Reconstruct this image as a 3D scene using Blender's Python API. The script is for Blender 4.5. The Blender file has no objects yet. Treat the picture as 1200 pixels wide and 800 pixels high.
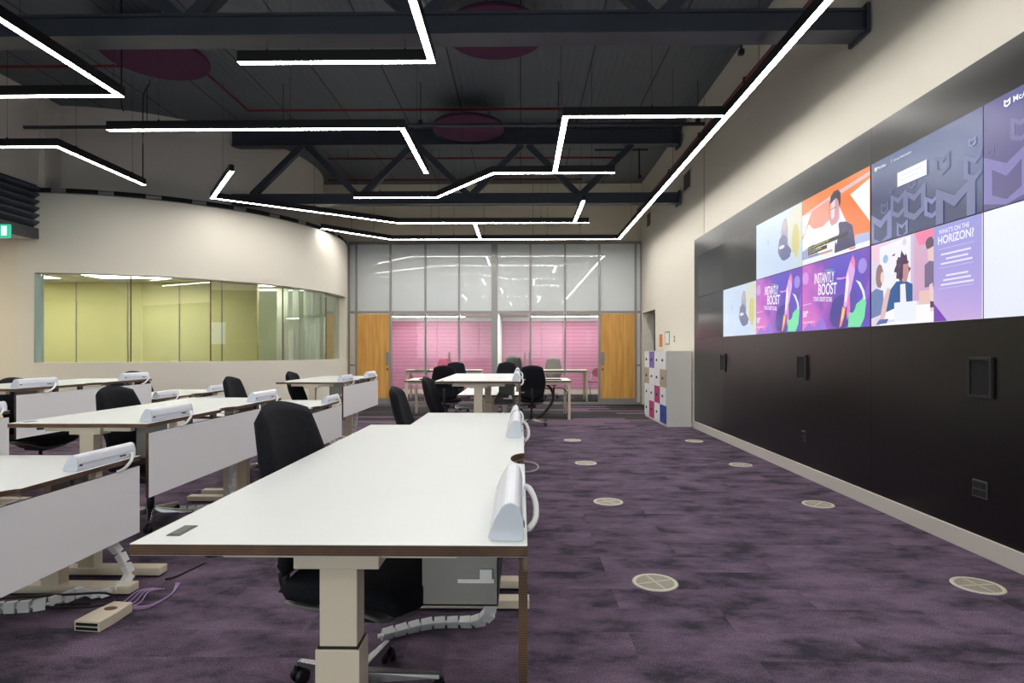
import bpy, bmesh, math, random
from mathutils import Vector, Matrix
random.seed(7)
S = bpy.context.scene
COL = S.collection
PI = math.pi
# ---------------------------------------------------------------- camera, world, exposure
cd = bpy.data.cameras.new('camera'); cam = bpy.data.objects.new('camera', cd); COL.objects.link(cam)
cam.location = (0, 0, 1.30); cam.rotation_euler = (PI/2, 0, 0.0144)
cd.sensor_width = 36; cd.lens = 36*695/1200; cd.shift_y = 11/1200; cd.clip_start = .05
S.camera = cam
w = bpy.data.worlds.new('world'); S.world = w; w.use_nodes = True
w.node_tree.nodes['Background'].inputs[0].default_value = (.985, .975, .985, 1)
w.node_tree.nodes['Background'].inputs[1].default_value = 4.0
pl = bpy.data.lights.new('fill_portal', 'AREA'); pl.shape = 'RECTANGLE'; pl.size = 8.4; pl.size_y = 2.5; pl.cycles.is_portal = True
po = bpy.data.objects.new('fill_portal', pl); COL.objects.link(po); po.location = (-1.8, -5.09, 2.05); po.rotation_euler = (PI/2, 0, 0)  # portal guiding world fill light through the added rear window
S.view_settings.view_transform = 'Standard'; S.view_settings.look = 'None'
S.view_settings.exposure = 0.0; S.view_settings.gamma = 1; S.view_settings.use_curve_mapping = False
TUBE = 47.0            # radiance of the linear lights
S.cycles.max_bounces = 8; S.cycles.caustics_reflective = False; S.cycles.caustics_refractive = False

# ---------------------------------------------------------------- materials
def lin(c):
    return tuple((v/255/12.92 if v/255 <= .04045 else ((v/255+.055)/1.055)**2.4) for v in c)
def nt(name):
    m = bpy.data.materials.new(name); m.use_nodes = True
    return m, m.node_tree.nodes, m.node_tree.links
def mat(name, c, rough=.5, metal=0, bump=None, var=None, spec=.5, coat=0):
    m, N, L = nt(name); b = N['Principled BSDF']; c = lin(c)
    b.inputs['Base Color'].default_value = (*c, 1); b.inputs['Roughness'].default_value = rough
    b.inputs['Metallic'].default_value = metal; b.inputs['Specular IOR Level'].default_value = spec
    b.inputs['Coat Weight'].default_value = coat; b.inputs['Coat Roughness'].default_value = .08
    tc = N.new('ShaderNodeTexCoord')
    if var:      # (scale, amount)
        n = N.new('ShaderNodeTexNoise'); n.inputs['Scale'].default_value = var[0]; n.inputs['Detail'].default_value = 4
        L.new(tc.outputs['Object'], n.inputs['Vector'])
        r = N.new('ShaderNodeValToRGB'); k = var[1]
        r.color_ramp.elements[0].position = .3; r.color_ramp.elements[1].position = .7
        r.color_ramp.elements[0].color = (*[v*(1-k) for v in c], 1); r.color_ramp.elements[1].color = (*[min(1, v*(1+k)) for v in c], 1)
        L.new(n.outputs[0], r.inputs[0]); L.new(r.outputs[0], b.inputs['Base Color'])
    if bump:     # (scale, strength)
        n = N.new('ShaderNodeTexNoise'); n.inputs['Scale'].default_value = bump[0]; n.inputs['Detail'].default_value = 3
        L.new(tc.outputs['Object'], n.inputs['Vector'])
        q = N.new('ShaderNodeBump'); q.inputs['Strength'].default_value = bump[1]; q.inputs['Distance'].default_value = .01
        L.new(n.outputs[0], q.inputs['Height']); L.new(q.outputs[0], b.inputs['Normal'])
    return m
def emit(name, c, s=1.0, lin_in=False):
    m, N, L = nt(name); b = N['Principled BSDF']; c = c if lin_in else lin(c)
    b.inputs['Base Color'].default_value = (.02, .02, .02, 1); b.inputs['Roughness'].default_value = .25
    b.inputs['Emission Color'].default_value = (*c, 1); b.inputs['Emission Strength'].default_value = s
    return m
def glass(name, tint, refl=.06, body=None, op=0):
    m, N, L = nt(name); N.remove(N['Principled BSDF']); out = N['Material Output']
    t = N.new('ShaderNodeBsdfTransparent'); t.inputs[0].default_value = (*lin(tint), 1)
    g = N.new('ShaderNodeBsdfGlossy'); g.inputs['Roughness'].default_value = .015
    f = N.new('ShaderNodeLayerWeight'); f.inputs[0].default_value = .5
    pw = N.new('ShaderNodeMath'); pw.operation = 'POWER'; pw.inputs[1].default_value = 5; L.new(f.outputs['Facing'], pw.inputs[0])
    ad = N.new('ShaderNodeMath'); ad.operation = 'MULTIPLY_ADD'; ad.inputs[1].default_value = .9; ad.inputs[2].default_value = refl
    ad.use_clamp = True
    L.new(pw.outputs[0], ad.inputs[0])
    mx = N.new('ShaderNodeMixShader'); L.new(ad.outputs[0], mx.inputs[0]); L.new(t.outputs[0], mx.inputs[1]); L.new(g.outputs[0], mx.inputs[2])
    if body:
        d = N.new('ShaderNodeBsdfDiffuse'); d.inputs[0].default_value = (*lin(body), 1)
        m2 = N.new('ShaderNodeMixShader'); m2.inputs[0].default_value = op
        L.new(mx.outputs[0], m2.inputs[1]); L.new(d.outputs[0], m2.inputs[2]); L.new(m2.outputs[0], out.inputs[0])
    else: L.new(mx.outputs[0], out.inputs[0])
    return m

M = {}
M['wall'] = mat('painted_wall', (226, 221, 208), .75, bump=(60, .03))
M['wall_cream'] = mat('cream_wall', (226, 218, 200), .75, bump=(60, .03))
M['wall_upper'] = mat('upper_wall', (228, 222, 214), .8, bump=(60, .03))
M['beam'] = mat('painted_steel', (60, 65, 77), .45, var=(3, .12))
M['black'] = mat('black_aluminium', (18, 18, 20), .45)
M['tube'] = emit('light_diffuser', (1, .965, .92), TUBE, True)
M['laminate'] = mat('white_laminate', (222, 226, 225), .38, var=(.8, .02))
M['ply'] = None
M['beige'] = mat('cream_steel', (214, 202, 182), .45)
M['panel'] = mat('white_panel', (244, 244, 246), .5)
M['pod'] = mat('white_plastic', (232, 236, 246), .35)
M['podend'] = mat('white_plastic_end', (208, 214, 226), .45)
M['grey'] = mat('grey_plastic', (70, 72, 74), .4)
M['tray'] = mat('grey_sheet_metal', (150, 148, 144), .45, metal=.35)
M['fabric'] = mat('black_fabric', (24, 25, 31), .95, bump=(400, .25), var=(60, .25), spec=.2)
M['shell'] = mat('grey_shell_plastic', (120, 118, 116), .5)
M['blackpl'] = mat('black_plastic', (16, 17, 20), .4)
M['chrome'] = mat('polished_aluminium', (170, 172, 176), .18, metal=1)
M['frame'] = mat('grey_aluminium_frame', (150, 148, 146), .4, metal=.3)
M['skirt'] = mat('pale_grey_skirting', (196, 190, 184), .5)
M['maroon'] = mat('plum_acoustic_felt', (74, 32, 64), .9, bump=(200, .1))
M['red'] = mat('red_pipe_paint', (112, 26, 32), .4)
M['cable'] = mat('black_cable', (14, 14, 16), .5)
M['purple'] = mat('violet_cable', (168, 136, 184), .5)
M['wcable'] = mat('white_cable', (228, 228, 228), .5)
M['lockerw'] = mat('white_locker_laminate', (225, 226, 228), .5)
M['lockerg'] = mat('grey_locker_side', (214, 212, 207), .5)
M['tan'] = mat('taupe_door', (170, 156, 136), .5)
M['lav'] = mat('violet_door', (110, 92, 170), .5)
M['mag'] = mat('magenta_door', (176, 44, 110), .5)
M['blue'] = mat('blue_door', (30, 64, 150), .5)
M['pinkpad'] = mat('pink_pad', (176, 84, 112), .8)
M['greymesh'] = mat('grey_mesh', (120, 112, 108), .8)
M['tabletop'] = mat('table_laminate', (232, 226, 212), .4)
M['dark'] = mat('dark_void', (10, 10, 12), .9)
M['brown'] = mat('brown_timber', (110, 76, 50), .6)
M['slot'] = mat('dark_slot', (14, 16, 22), .7)
M['white'] = mat('white_ceiling', (240, 240, 240), .8)
M['paper'] = mat('paper', (235, 235, 230), .8)
M['orange'] = mat('orange_print', (220, 130, 60), .8)

def ply():
    m, N, L = nt('plywood_edge'); b = N['Principled BSDF']; b.inputs['Roughness'].default_value = .5
    tc = N.new('ShaderNodeTexCoord'); s = N.new('ShaderNodeSeparateXYZ'); L.new(tc.outputs['Object'], s.inputs[0])
    mu = N.new('ShaderNodeMath'); mu.operation = 'MULTIPLY'; mu.inputs[1].default_value = 1300; L.new(s.outputs[2], mu.inputs[0])
    si = N.new('ShaderNodeMath'); si.operation = 'SINE'; L.new(mu.outputs[0], si.inputs[0])
    n = N.new('ShaderNodeTexNoise'); n.inputs['Scale'].default_value = 14; L.new(tc.outputs['Object'], n.inputs['Vector'])
    a = N.new('ShaderNodeMath'); a.operation = 'MULTIPLY_ADD'; a.inputs[1].default_value = .25; L.new(si.outputs[0], a.inputs[0]); L.new(n.outputs[0], a.inputs[2])
    r = N.new('ShaderNodeValToRGB'); L.new(a.outputs[0], r.inputs[0])
    r.color_ramp.elements[0].color = (*lin((60, 42, 30)), 1); r.color_ramp.elements[1].color = (*lin((106, 78, 56)), 1)
    r.color_ramp.elements[0].position = .2; r.color_ramp.elements[1].position = .8
    L.new(r.outputs[0], b.inputs['Base Color']); return m
M['ply'] = ply()

def wood():
    m, N, L = nt('oak_veneer'); b = N['Principled BSDF']; b.inputs['Roughness'].default_value = .4
    tc = N.new('ShaderNodeTexCoord'); mp = N.new('ShaderNodeMapping'); mp.inputs['Scale'].default_value = (7, 1, .5)
    L.new(tc.outputs['Object'], mp.inputs[0])
    n = N.new('ShaderNodeTexNoise'); n.inputs['Scale'].default_value = 2; n.inputs['Detail'].default_value = 8; L.new(mp.outputs[0], n.inputs['Vector'])
    r = N.new('ShaderNodeValToRGB'); L.new(n.outputs[0], r.inputs[0])
    r.color_ramp.elements[0].color = (*lin((206, 146, 66)), 1); r.color_ramp.elements[1].color = (*lin((232, 180, 98)), 1)
    r.color_ramp.elements[0].position = .3; r.color_ramp.elements[1].position = .7
    L.new(r.outputs[0], b.inputs['Base Color']); return m
M['wood'] = wood()

def carpet():
    m, N, L = nt('carpet'); b = N['Principled BSDF']; b.inputs['Roughness'].default_value = .95; b.inputs['Specular IOR Level'].default_value = .1
    tc = N.new('ShaderNodeTexCoord')
    def noise(sc, vec, det=5, rough=.55):
        n = N.new('ShaderNodeTexNoise'); n.inputs['Scale'].default_value = sc; n.inputs['Detail'].default_value = det
        n.inputs['Roughness'].default_value = rough; L.new(vec, n.inputs['Vector']); return n.outputs[0]
    mp = N.new('ShaderNodeMapping'); mp.inputs['Scale'].default_value = (1.7, 3.0, 1); L.new(tc.outputs['Object'], mp.inputs[0])
    # carpet tiles, each with its own shift of the pattern
    bt = N.new('ShaderNodeTexBrick'); L.new(tc.outputs['Object'], bt.inputs['Vector'])
    bt.inputs['Scale'].default_value = 1; bt.inputs['Brick Width'].default_value = 1.0; bt.inputs['Row Height'].default_value = .25
    bt.inputs['Mortar Size'].default_value = 0; bt.inputs['Color1'].default_value = (0, 0, 0, 1); bt.inputs['Color2'].default_value = (1, 1, 1, 1)
    ad = N.new('ShaderNodeVectorMath'); ad.operation = 'MULTIPLY_ADD'; ad.inputs[1].default_value = (.8, .8, .8)
    L.new(bt.outputs[0], ad.inputs[0]); L.new(mp.outputs[0], ad.inputs[2])
    big = noise(1.5, ad.outputs[0], 8, .66)
    r = N.new('ShaderNodeValToRGB'); L.new(big, r.inputs[0])
    e = r.color_ramp.elements; e[0].position = .37; e[0].color = (*lin((60, 56, 67)), 1); e[1].position = .62; e[1].color = (*lin((117, 100, 119)), 1)
    x = r.color_ramp.elements.new(.49); x.color = (*lin((94, 81, 98)), 1)
    # far end: charcoal planks mixed with plum ones
    r2 = N.new('ShaderNodeValToRGB'); L.new(bt.outputs[0], r2.inputs[0]); r2.color_ramp.interpolation = 'CONSTANT'
    r2.color_ramp.elements[0].color = (*lin((54, 53, 55)), 1); r2.color_ramp.elements[1].position = .80; r2.color_ramp.elements[1].color = (*lin((116, 96, 114)), 1)
    x = r2.color_ramp.elements.new(.4); x.color = (*lin((68, 65, 68)), 1)
    s = N.new('ShaderNodeSeparateXYZ'); L.new(tc.outputs['Object'], s.inputs[0])
    zig = N.new('ShaderNodeMath'); zig.operation = 'MULTIPLY_ADD'; zig.inputs[1].default_value = 1.2; L.new(bt.outputs[0], zig.inputs[0]); L.new(s.outputs[1], zig.inputs[2])
    gt = N.new('ShaderNodeMath'); gt.operation = 'GREATER_THAN'; gt.inputs[1].default_value = 11.4; L.new(zig.outputs[0], gt.inputs[0])
    mx = N.new('ShaderNodeMix'); mx.data_type = 'RGBA'; L.new(gt.outputs[0], mx.inputs[0]); L.new(r.outputs[0], mx.inputs[6]); L.new(r2.outputs[0], mx.inputs[7])
    fine = noise(160, tc.outputs['Object'], 2)
    r3 = N.new('ShaderNodeValToRGB'); L.new(fine, r3.inputs[0]); r3.color_ramp.elements[0].color = (.45, .45, .45, 1); r3.color_ramp.elements[0].position = .3; r3.color_ramp.elements[1].color = (1.35, 1.35, 1.35, 1); r3.color_ramp.elements[1].position = .7
    m2 = N.new('ShaderNodeMix'); m2.data_type = 'RGBA'; m2.blend_type = 'MULTIPLY'; m2.inputs[0].default_value = 1
    L.new(mx.outputs[2], m2.inputs[6]); L.new(r3.outputs[0], m2.inputs[7]); L.new(m2.outputs[2], b.inputs['Base Color'])
    q = N.new('ShaderNodeBump'); q.inputs['Strength'].default_value = .5; q.inputs['Distance'].default_value = .004
    L.new(fine, q.inputs['Height']); L.new(q.outputs[0], b.inputs['Normal'])
    return m
M['carpet'] = carpet()

def deck():
    m, N, L = nt('dark_ceiling_deck'); b = N['Principled BSDF']; b.inputs['Roughness'].default_value = .6
    tc = N.new('ShaderNodeTexCoord')
    bt = N.new('ShaderNodeTexBrick'); bt.inputs['Scale'].default_value = 1; bt.inputs['Brick Width'].default_value = 1.0; bt.inputs['Row Height'].default_value = 6.0
    bt.offset = 0; bt.inputs['Mortar Size'].default_value = .012; bt.inputs['Color1'].default_value = (*lin((84, 92, 100)), 1)
    bt.inputs['Color2'].default_value = (*lin((93, 101, 108)), 1); bt.inputs['Mortar'].default_value = (*lin((36, 38, 42)), 1)
    L.new(tc.outputs['Object'], bt.inputs['Vector']); L.new(bt.outputs[0], b.inputs['Base Color'])
    wv = N.new('ShaderNodeTexWave'); wv.inputs['Scale'].default_value = 3.2; L.new(tc.outputs['Object'], wv.inputs['Vector'])
    q = N.new('ShaderNodeBump'); q.inputs['Strength'].default_value = .25; q.inputs['Distance'].default_value = .02
    L.new(wv.outputs[1], q.inputs['Height']); L.new(q.outputs[0], b.inputs['Normal']); return m
M['deck'] = deck()

def pink():
    m, N, L = nt('pink_slatted_wall'); b = N['Principled BSDF']; b.inputs['Roughness'].default_value = .6
    tc = N.new('ShaderNodeTexCoord'); s = N.new('ShaderNodeSeparateXYZ'); L.new(tc.outputs['Object'], s.inputs[0])
    mu = N.new('ShaderNodeMath'); mu.operation = 'MULTIPLY'; mu.inputs[1].default_value = 2*PI/.11; L.new(s.outputs[2], mu.inputs[0])
    si = N.new('ShaderNodeMath'); si.operation = 'SINE'; L.new(mu.outputs[0], si.inputs[0])
    r = N.new('ShaderNodeValToRGB'); L.new(si.outputs[0], r.inputs[0])
    r.color_ramp.elements[0].color = (*lin((206, 132, 166)), 1); r.color_ramp.elements[0].position = .7
    r.color_ramp.elements[1].color = (*lin((218, 158, 186)), 1); r.color_ramp.elements[1].position = .95
    L.new(r.outputs[0], b.inputs['Base Color']); return m
M['pink'] = pink()

def laminate_dark():
    m, N, L = nt('dark_cladding'); b = N['Principled BSDF']
    b.inputs['Base Color'].default_value = (*lin((11, 9, 9)), 1)
    b.inputs['Specular IOR Level'].default_value = .45
    tc = N.new('ShaderNodeTexCoord'); n = N.new('ShaderNodeTexNoise'); n.inputs['Scale'].default_value = 2; L.new(tc.outputs['Object'], n.inputs['Vector'])
    r = N.new('ShaderNodeMapRange'); r.inputs[3].default_value = .27; r.inputs[4].default_value = .29; L.new(n.outputs[0], r.inputs[0]); L.new(r.outputs[0], b.inputs['Roughness'])
    return m
M['clad'] = laminate_dark()
M['screenoff'] = mat('switched_off_screen', (20, 21, 30), .22)
M['opal'] = mat('opal_glass', (212, 218, 220), .5, coat=1)
[n for n in M['opal'].node_tree.nodes if n.type == 'BSDF_PRINCIPLED'][0].inputs['Coat Roughness'].default_value = .015
M['glass'] = glass('clear_glass', (240, 246, 244), .025)
M['glassg'] = glass('green_tinted_glass', (236, 240, 232), .17)
M['yellow'] = mat('yellow_green_panel', (226, 222, 164), .6, var=(.6, .06))
M['curtain'] = mat('pale_curtain', (214, 222, 210), .8)
M['jamb'] = mat('green_glass_edge', (176, 200, 196), .3)

# ---------------------------------------------------------------- mesh helpers
def box(bm, x0, x1, y0, y1, z0, z1, mi=0, mtx=None, taper=1.0):
    vs = []
    for z, k in ((z0, 1), (z1, taper)):
        cx, cy = (x0+x1)/2, (y0+y1)/2
        for x, y in ((x0, y0), (x1, y0), (x1, y1), (x0, y1)):
            v = Vector((cx+(x-cx)*k, cy+(y-cy)*k, z))
            vs.append(bm.verts.new(mtx @ v if mtx else v))
    for f in ((3, 2, 1, 0), (4, 5, 6, 7), (0, 1, 5, 4), (1, 2, 6, 5), (2, 3, 7, 6), (3, 0, 4, 7)):
        fc = bm.faces.new([vs[i] for i in f]); fc.material_index = mi
    return vs
def prism(bm, pts, a0, a1, axis='y', mi=0, cap=None, smooth=False):
    """outline pts (2-D) pushed along an axis from a0 to a1"""
    def P(p, a):
        return {'y': (p[0], a, p[1]), 'z': (p[0], p[1], a), 'x': (a, p[0], p[1])}[axis]
    A = [bm.verts.new(P(p, a0)) for p in pts]; B = [bm.verts.new(P(p, a1)) for p in pts]
    n = len(pts)
    for i in range(n):
        f = bm.faces.new((A[i], A[(i+1) % n], B[(i+1) % n], B[i])); f.material_index = mi; f.smooth = smooth
    for V in (A[::-1], B):
        f = bm.faces.new(V); f.material_index = mi if cap is None else cap
def tube(bm, pts, r, n=8, mi=0, closed=False):
    pts = [Vector(p) for p in pts]; rings = []
    up = Vector((0, 0, 1))
    for i, p in enumerate(pts):
        a = pts[max(i-1, 0)]; b = pts[min(i+1, len(pts)-1)]
        if closed: a = pts[i-1]; b = pts[(i+1) % len(pts)]
        t = (b-a).normalized()
        s = t.cross(up); s = s.normalized() if s.length > 1e-4 else t.cross(Vector((1, 0, 0))).normalized()
        u = s.cross(t).normalized()
        rings.append([bm.verts.new(p+s*(r*math.cos(2*PI*k/n))+u*(r*math.sin(2*PI*k/n))) for k in range(n)])
    m = len(rings)
    for i in range(m if closed else m-1):
        A, B = rings[i], rings[(i+1) % m]
        for k in range(n):
            f = bm.faces.new((A[k], A[(k+1) % n], B[(k+1) % n], B[k])); f.smooth = True; f.material_index = mi
    if not closed:
        for R in (rings[0], rings[-1][::-1]):
            f = bm.faces.new(R); f.material_index = mi
def lathe(bm, prof, c=(0, 0, 0), n=24, axis='z', mi=0, smooth=True):
    rings = []
    for r, h in prof:
        ring = []
        for k in range(n):
            a = 2*PI*k/n; u, v = r*math.cos(a), r*math.sin(a)
            p = {'z': (u, v, h), 'y': (u, h, v), 'x': (h, u, v)}[axis]
            ring.append(bm.verts.new(Vector(c)+Vector(p)))
        rings.append(ring)
    for A, B in zip(rings, rings[1:]):
        for k in range(n):
            f = bm.faces.new((A[k], A[(k+1) % n], B[(k+1) % n], B[k])); f.smooth = smooth; f.material_index = mi
    for R in (rings[0][::-1], rings[-1]):
        f = bm.faces.new(R); f.material_index = mi
def spline(pts, k=6):
    P = [Vector(p) for p in pts]; out = []
    for i in range(len(P)-1):
        a, b, c, d = P[max(i-1, 0)], P[i], P[i+1], P[min(i+2, len(P)-1)]
        for j in range(k):
            t = j/k
            out.append(.5*((2*b)+(c-a)*t+(2*a-5*b+4*c-d)*t*t+(3*b-a-3*c+d)*t**3))
    return out+[P[-1]]
def obj(name, bm, mats, parent=None, bevel=0, kind=None, label=None, seg=2):
    bmesh.ops.recalc_face_normals(bm, faces=bm.faces)
    me = bpy.data.meshes.new(name); bm.to_mesh(me); bm.free()
    for m in (mats if isinstance(mats, (list, tuple)) else [mats]): me.materials.append(M[m] if isinstance(m, str) else m)
    o = bpy.data.objects.new(name, me); COL.objects.link(o)
    if parent: o.parent = parent
    if bevel:
        b = o.modifiers.new('bevel', 'BEVEL'); b.width = bevel; b.segments = seg; b.limit_method = 'ANGLE'; b.angle_limit = .7
    if kind: o['kind'] = kind
    if label: o['label'] = label
    return o
def new(): return bmesh.new()
def thing(name, label, cat, loc=(0, 0, 0), rz=0, group=None):
    o = bpy.data.objects.new(name, None); COL.objects.link(o); o.empty_display_size = .1
    o.location = loc; o.rotation_euler = (0, 0, rz); o['label'] = label; o['category'] = cat
    if group: o['group'] = group
    return o
def tag(o, label, cat, group=None):
    o['label'] = label; o['category'] = cat
    if group: o['group'] = group
    return o
def dup(root, loc, rz, label, group=None, skip=()):
    r = root.copy(); COL.objects.link(r); r.location = loc; r.rotation_euler = (0, 0, rz); r['label'] = label
    if group: r['group'] = group
    for ch in list(root.children):
        if ch.name.split('.')[0] in skip: continue
        c = ch.copy(); COL.objects.link(c); c.parent = r
        for g in ch.children:
            d = g.copy(); COL.objects.link(d); d.parent = c
    return r
def struct(name, bm, mats, bevel=0): return obj(name, bm, mats, None, bevel, 'structure')

# ================================================================ THE SHELL
XR = 2.93; YB = 14.5; ZC = 5.38
bm = new(); box(bm, -12.2, 3.9, -5, 18.2, -.1, 0); struct('floor', bm, 'carpet')
bm = new(); box(bm, -12.2, 3.9, -5, YB+.2, ZC, ZC+.1); struct('ceiling', bm, 'deck')
# right wall with the doorway near the far end
bm = new()
box(bm, XR+.015, XR+.3, -5, 13.02, 0, ZC); box(bm, XR+.015, XR+.3, 14.39, YB+.1, 0, ZC); box(bm, XR+.015, XR+.3, 13.02, 14.39, 2.21, ZC)
struct('wall_right', bm, 'wall')
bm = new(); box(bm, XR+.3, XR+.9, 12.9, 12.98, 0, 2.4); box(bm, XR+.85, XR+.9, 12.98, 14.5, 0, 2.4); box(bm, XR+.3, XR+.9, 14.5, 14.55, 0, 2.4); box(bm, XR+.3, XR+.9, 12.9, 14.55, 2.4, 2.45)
struct('wall_doorway', bm, 'dark')  # near-black colour stands in for the unlit space beyond the doorway
bm = new(); box(bm, XR+.011, XR+.0149, 9.55, 9.556, 3.0, ZC)     # board joint
struct('trim_1', bm, 'slot')
# dark cladding that carries the screens
CL0, CL1, CLZ = -4.9, 10.05, 3.16
bm = new()
ys = [CL1, 8.6, 4.99, 2.6, .2, -2.2, CL0]
for a, b in zip(ys, ys[1:]): box(bm, XR, XR+.02, b+.0015, a-.0015, .06, CLZ)
struct('wall_right_cladding', bm, 'clad')
bm = new(); box(bm, XR-.018, XR+.005, -4.9, 10.08, 0, .122); struct('baseboard_right', bm, 'skirt', .004)
# wall behind the camera
bm = new(); box(bm, -12.2, 3.3, -5.1, -5, 0, .8); box(bm, -12.2, 3.3, -5.1, -5, 3.3, ZC); box(bm, -12.2, -6, -5.1, -5, .8, 3.3); box(bm, 2.4, 3.3, -5.1, -5, .8, 3.3); struct('wall_rear', bm, 'wall')
# unseen window band added behind the camera, letting world light in as fill
w3 = bpy.data.objects.new('added_window_3', None); COL.objects.link(w3); w3['kind'] = 'structure'
bm = new()
for k in range(8): x = -6+k*1.2; box(bm, x-.03, x+.03, -5.08, -5.0, .8, 3.3)
box(bm, -6, 2.4, -5.08, -5.0, .8, .86); box(bm, -6, 2.4, -5.08, -5.0, 3.24, 3.3); obj('added_window_frame', bm, 'frame', w3)
for k in range(7):
    x = -6+k*1.2; bm = new(); box(bm, x+.03, x+1.17, -5.05, -5.04, .86, 3.24); obj('window_pane', bm, 'glass', w3)
# far wall above and beside the glazed partition
bm = new(); box(bm, -5.6, XR+.3, YB, YB+.15, 3.97, ZC)
box(bm, -4.6, -4.2, YB, YB+.15, 0, 3.97)
struct('wall_far', bm, 'wall_cream')
bm = new()
for x in (-3.6, -2.2, -.9, .3, 1.45): box(bm, x, x+.008, YB-.004, YB, 3.98, ZC)
struct('trim_2', bm, 'grey')
# left: flat upper wall, soffit, recess
bm = new(); box(bm, -7.80, -7.66, -5, 9.8, 3.05, ZC); box(bm, -7.66, -7.56, 9.32, 9.42, 3.86, ZC); struct('wall_left', bm, 'wall_upper')
bm = new(); box(bm, -12.2, -7.8, -5, 9.4, 3.05, 3.15); struct('ceiling_soffit', bm, 'wall_cream')
bm = new(); box(bm, -12.2, -12.1, -5, 18, 0, 3.1); box(bm, -12.2, -7.9, 9.2, 9.4, 0, 3.05); struct('wall_left_recess', bm, 'wall_cream')

# the curved wall of the round room
CX, CY, R0 = -7.9, 13.1, 3.9
def arc(bm, r0, r1, a0, a1, z0, z1, n=40, mi=0):
    prev = None
    for i in range(n+1):
        a = math.radians(a0+(a1-a0)*i/n); c, s = math.cos(a), math.sin(a)
        q = [bm.verts.new((CX+r*c, CY+r*s, z)) for r, z in ((r0, z0), (r1, z0), (r1, z1), (r0, z1))]
        if prev:
            for k in range(4):
                f = bm.faces.new((prev[k], prev[(k+1) % 4], q[(k+1) % 4], q[k])); f.material_index = mi; f.smooth = True
        else: bm.faces.new(q)
        prev = q
    bm.faces.new(prev[::-1])
WA0, WA1 = -86.2, 7.0
bm = new(); arc(bm, R0-.2, R0, -90, 21.3, 0, 1.115); arc(bm, R0-.2, R0, -90, 21.3, 2.53, 3.78)
arc(bm, R0-.2, R0, -90, WA0, 1.115, 2.53, 3); arc(bm, R0-.2, R0, WA1, 21.3, 1.115, 2.53, 6)
o = struct('wall_curved', bm, 'wall')
o.modifiers.new('edge', 'EDGE_SPLIT').split_angle = .6
bm = new(); arc(bm, 3.2, 3.35, -91, 42, 3.8, ZC); o = struct('wall_curved_upper', bm, 'wall_upper'); o.modifiers.new('edge', 'EDGE_SPLIT').split_angle = .6
bm = new(); arc(bm, 3.2, R0-.02, -91, 22, 3.78, 3.80); arc(bm, R0-.08, R0-.04, -91, 21, 3.80, 3.875); struct('trim_3', bm, 'frame')
for i in range(12):
    a = -89.5+i*9.9
    bm = new(); arc(bm, R0-.085, R0-.025, a, min(a+6.6, 21), 3.803, 3.873, 4)
    tag(obj('ventilation_slot', bm, 'slot'), 'dark ventilation slot in the row along the top of the curved white wall', 'vent', 'dark slots along the top of the curved wall')
# the long curved window of flat glass panes
RG = 3.76
angs = [WA0, -66.5, -48.6, -27.8, -7, WA1]
win = bpy.data.objects.new('window_1', None); COL.objects.link(win); win['kind'] = 'structure'
for a0, a1 in zip(angs, angs[1:]):
    bm = new(); p = [Vector((CX+RG*math.cos(math.radians(a)), CY+RG*math.sin(math.radians(a)), 0)) for a in (a0+.15, a1-.15)]
    d = (p[1]-p[0]).normalized(); nrm = Vector((d.y, -d.x, 0))*.006
    vs = []
    for z in (1.12, 2.525):
        for q in (p[0]+nrm, p[1]+nrm, p[1]-nrm, p[0]-nrm): vs.append(bm.verts.new((q.x, q.y, z)))
    for f in ((3, 2, 1, 0), (4, 5, 6, 7), (0, 1, 5, 4), (1, 2, 6, 5), (2, 3, 7, 6), (3, 0, 4, 7)): bm.faces.new([vs[k] for k in f])
    obj('window_pane', bm, 'glassg', win)
bm = new()
for a in angs[1:-1]: arc(bm, RG-.012, RG+.012, a-.12, a+.12, 1.12, 2.525, 1)
obj('glazing_joint', bm, 'brown', win)
bm = new(); arc(bm, R0-.2, R0-.004, WA0-.05, WA0+.12, 1.117, 2.528, 1); obj('window_jamb', bm, 'jamb', win)
# inside of the round room
bm = new(); box(bm, -11.6, -5.55, 12.4, 12.5, 0, 2.75); box(bm, -11.7, -11.6, 9.5, 12.5, 0, 2.75)
struct('wall_round_room', bm, 'yellow')
bm = new()
for x in (-10.6, -9.4, -8.3, -7.2, -6.3): box(bm, x, x+.025, 12.392, 12.4, 0, 2.75)
struct('trim_4', bm, 'frame')
bm = new(); box(bm, -7.7, -4.5, 14.3, 14.4, 0, 2.75); struct('wall_round_room_end', bm, 'curtain')
bm = new(); arc(bm, .01, R0-.21, -180, 20, 2.75, 2.8, 60); struct('ceiling_round_room', bm, 'white')
for i, (x0, x1) in enumerate(((-5.45, -5.2), (-5.1, -4.95), (-4.85, -4.6))):
    bm = new(); n = 20
    pts = [(x0+(x1-x0)*k/n, 13.2+.02*math.sin(k*1.9)) for k in range(n+1)]
    prism(bm, pts+[(p[0], p[1]+.006) for p in reversed(pts)], .05, 2.7, 'z')
    tag(obj('curtain', bm, 'curtain'), 'pale vertical curtain strip seen through the right end of the curved window', 'curtain', 'pale curtain strips in the round room')

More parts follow.
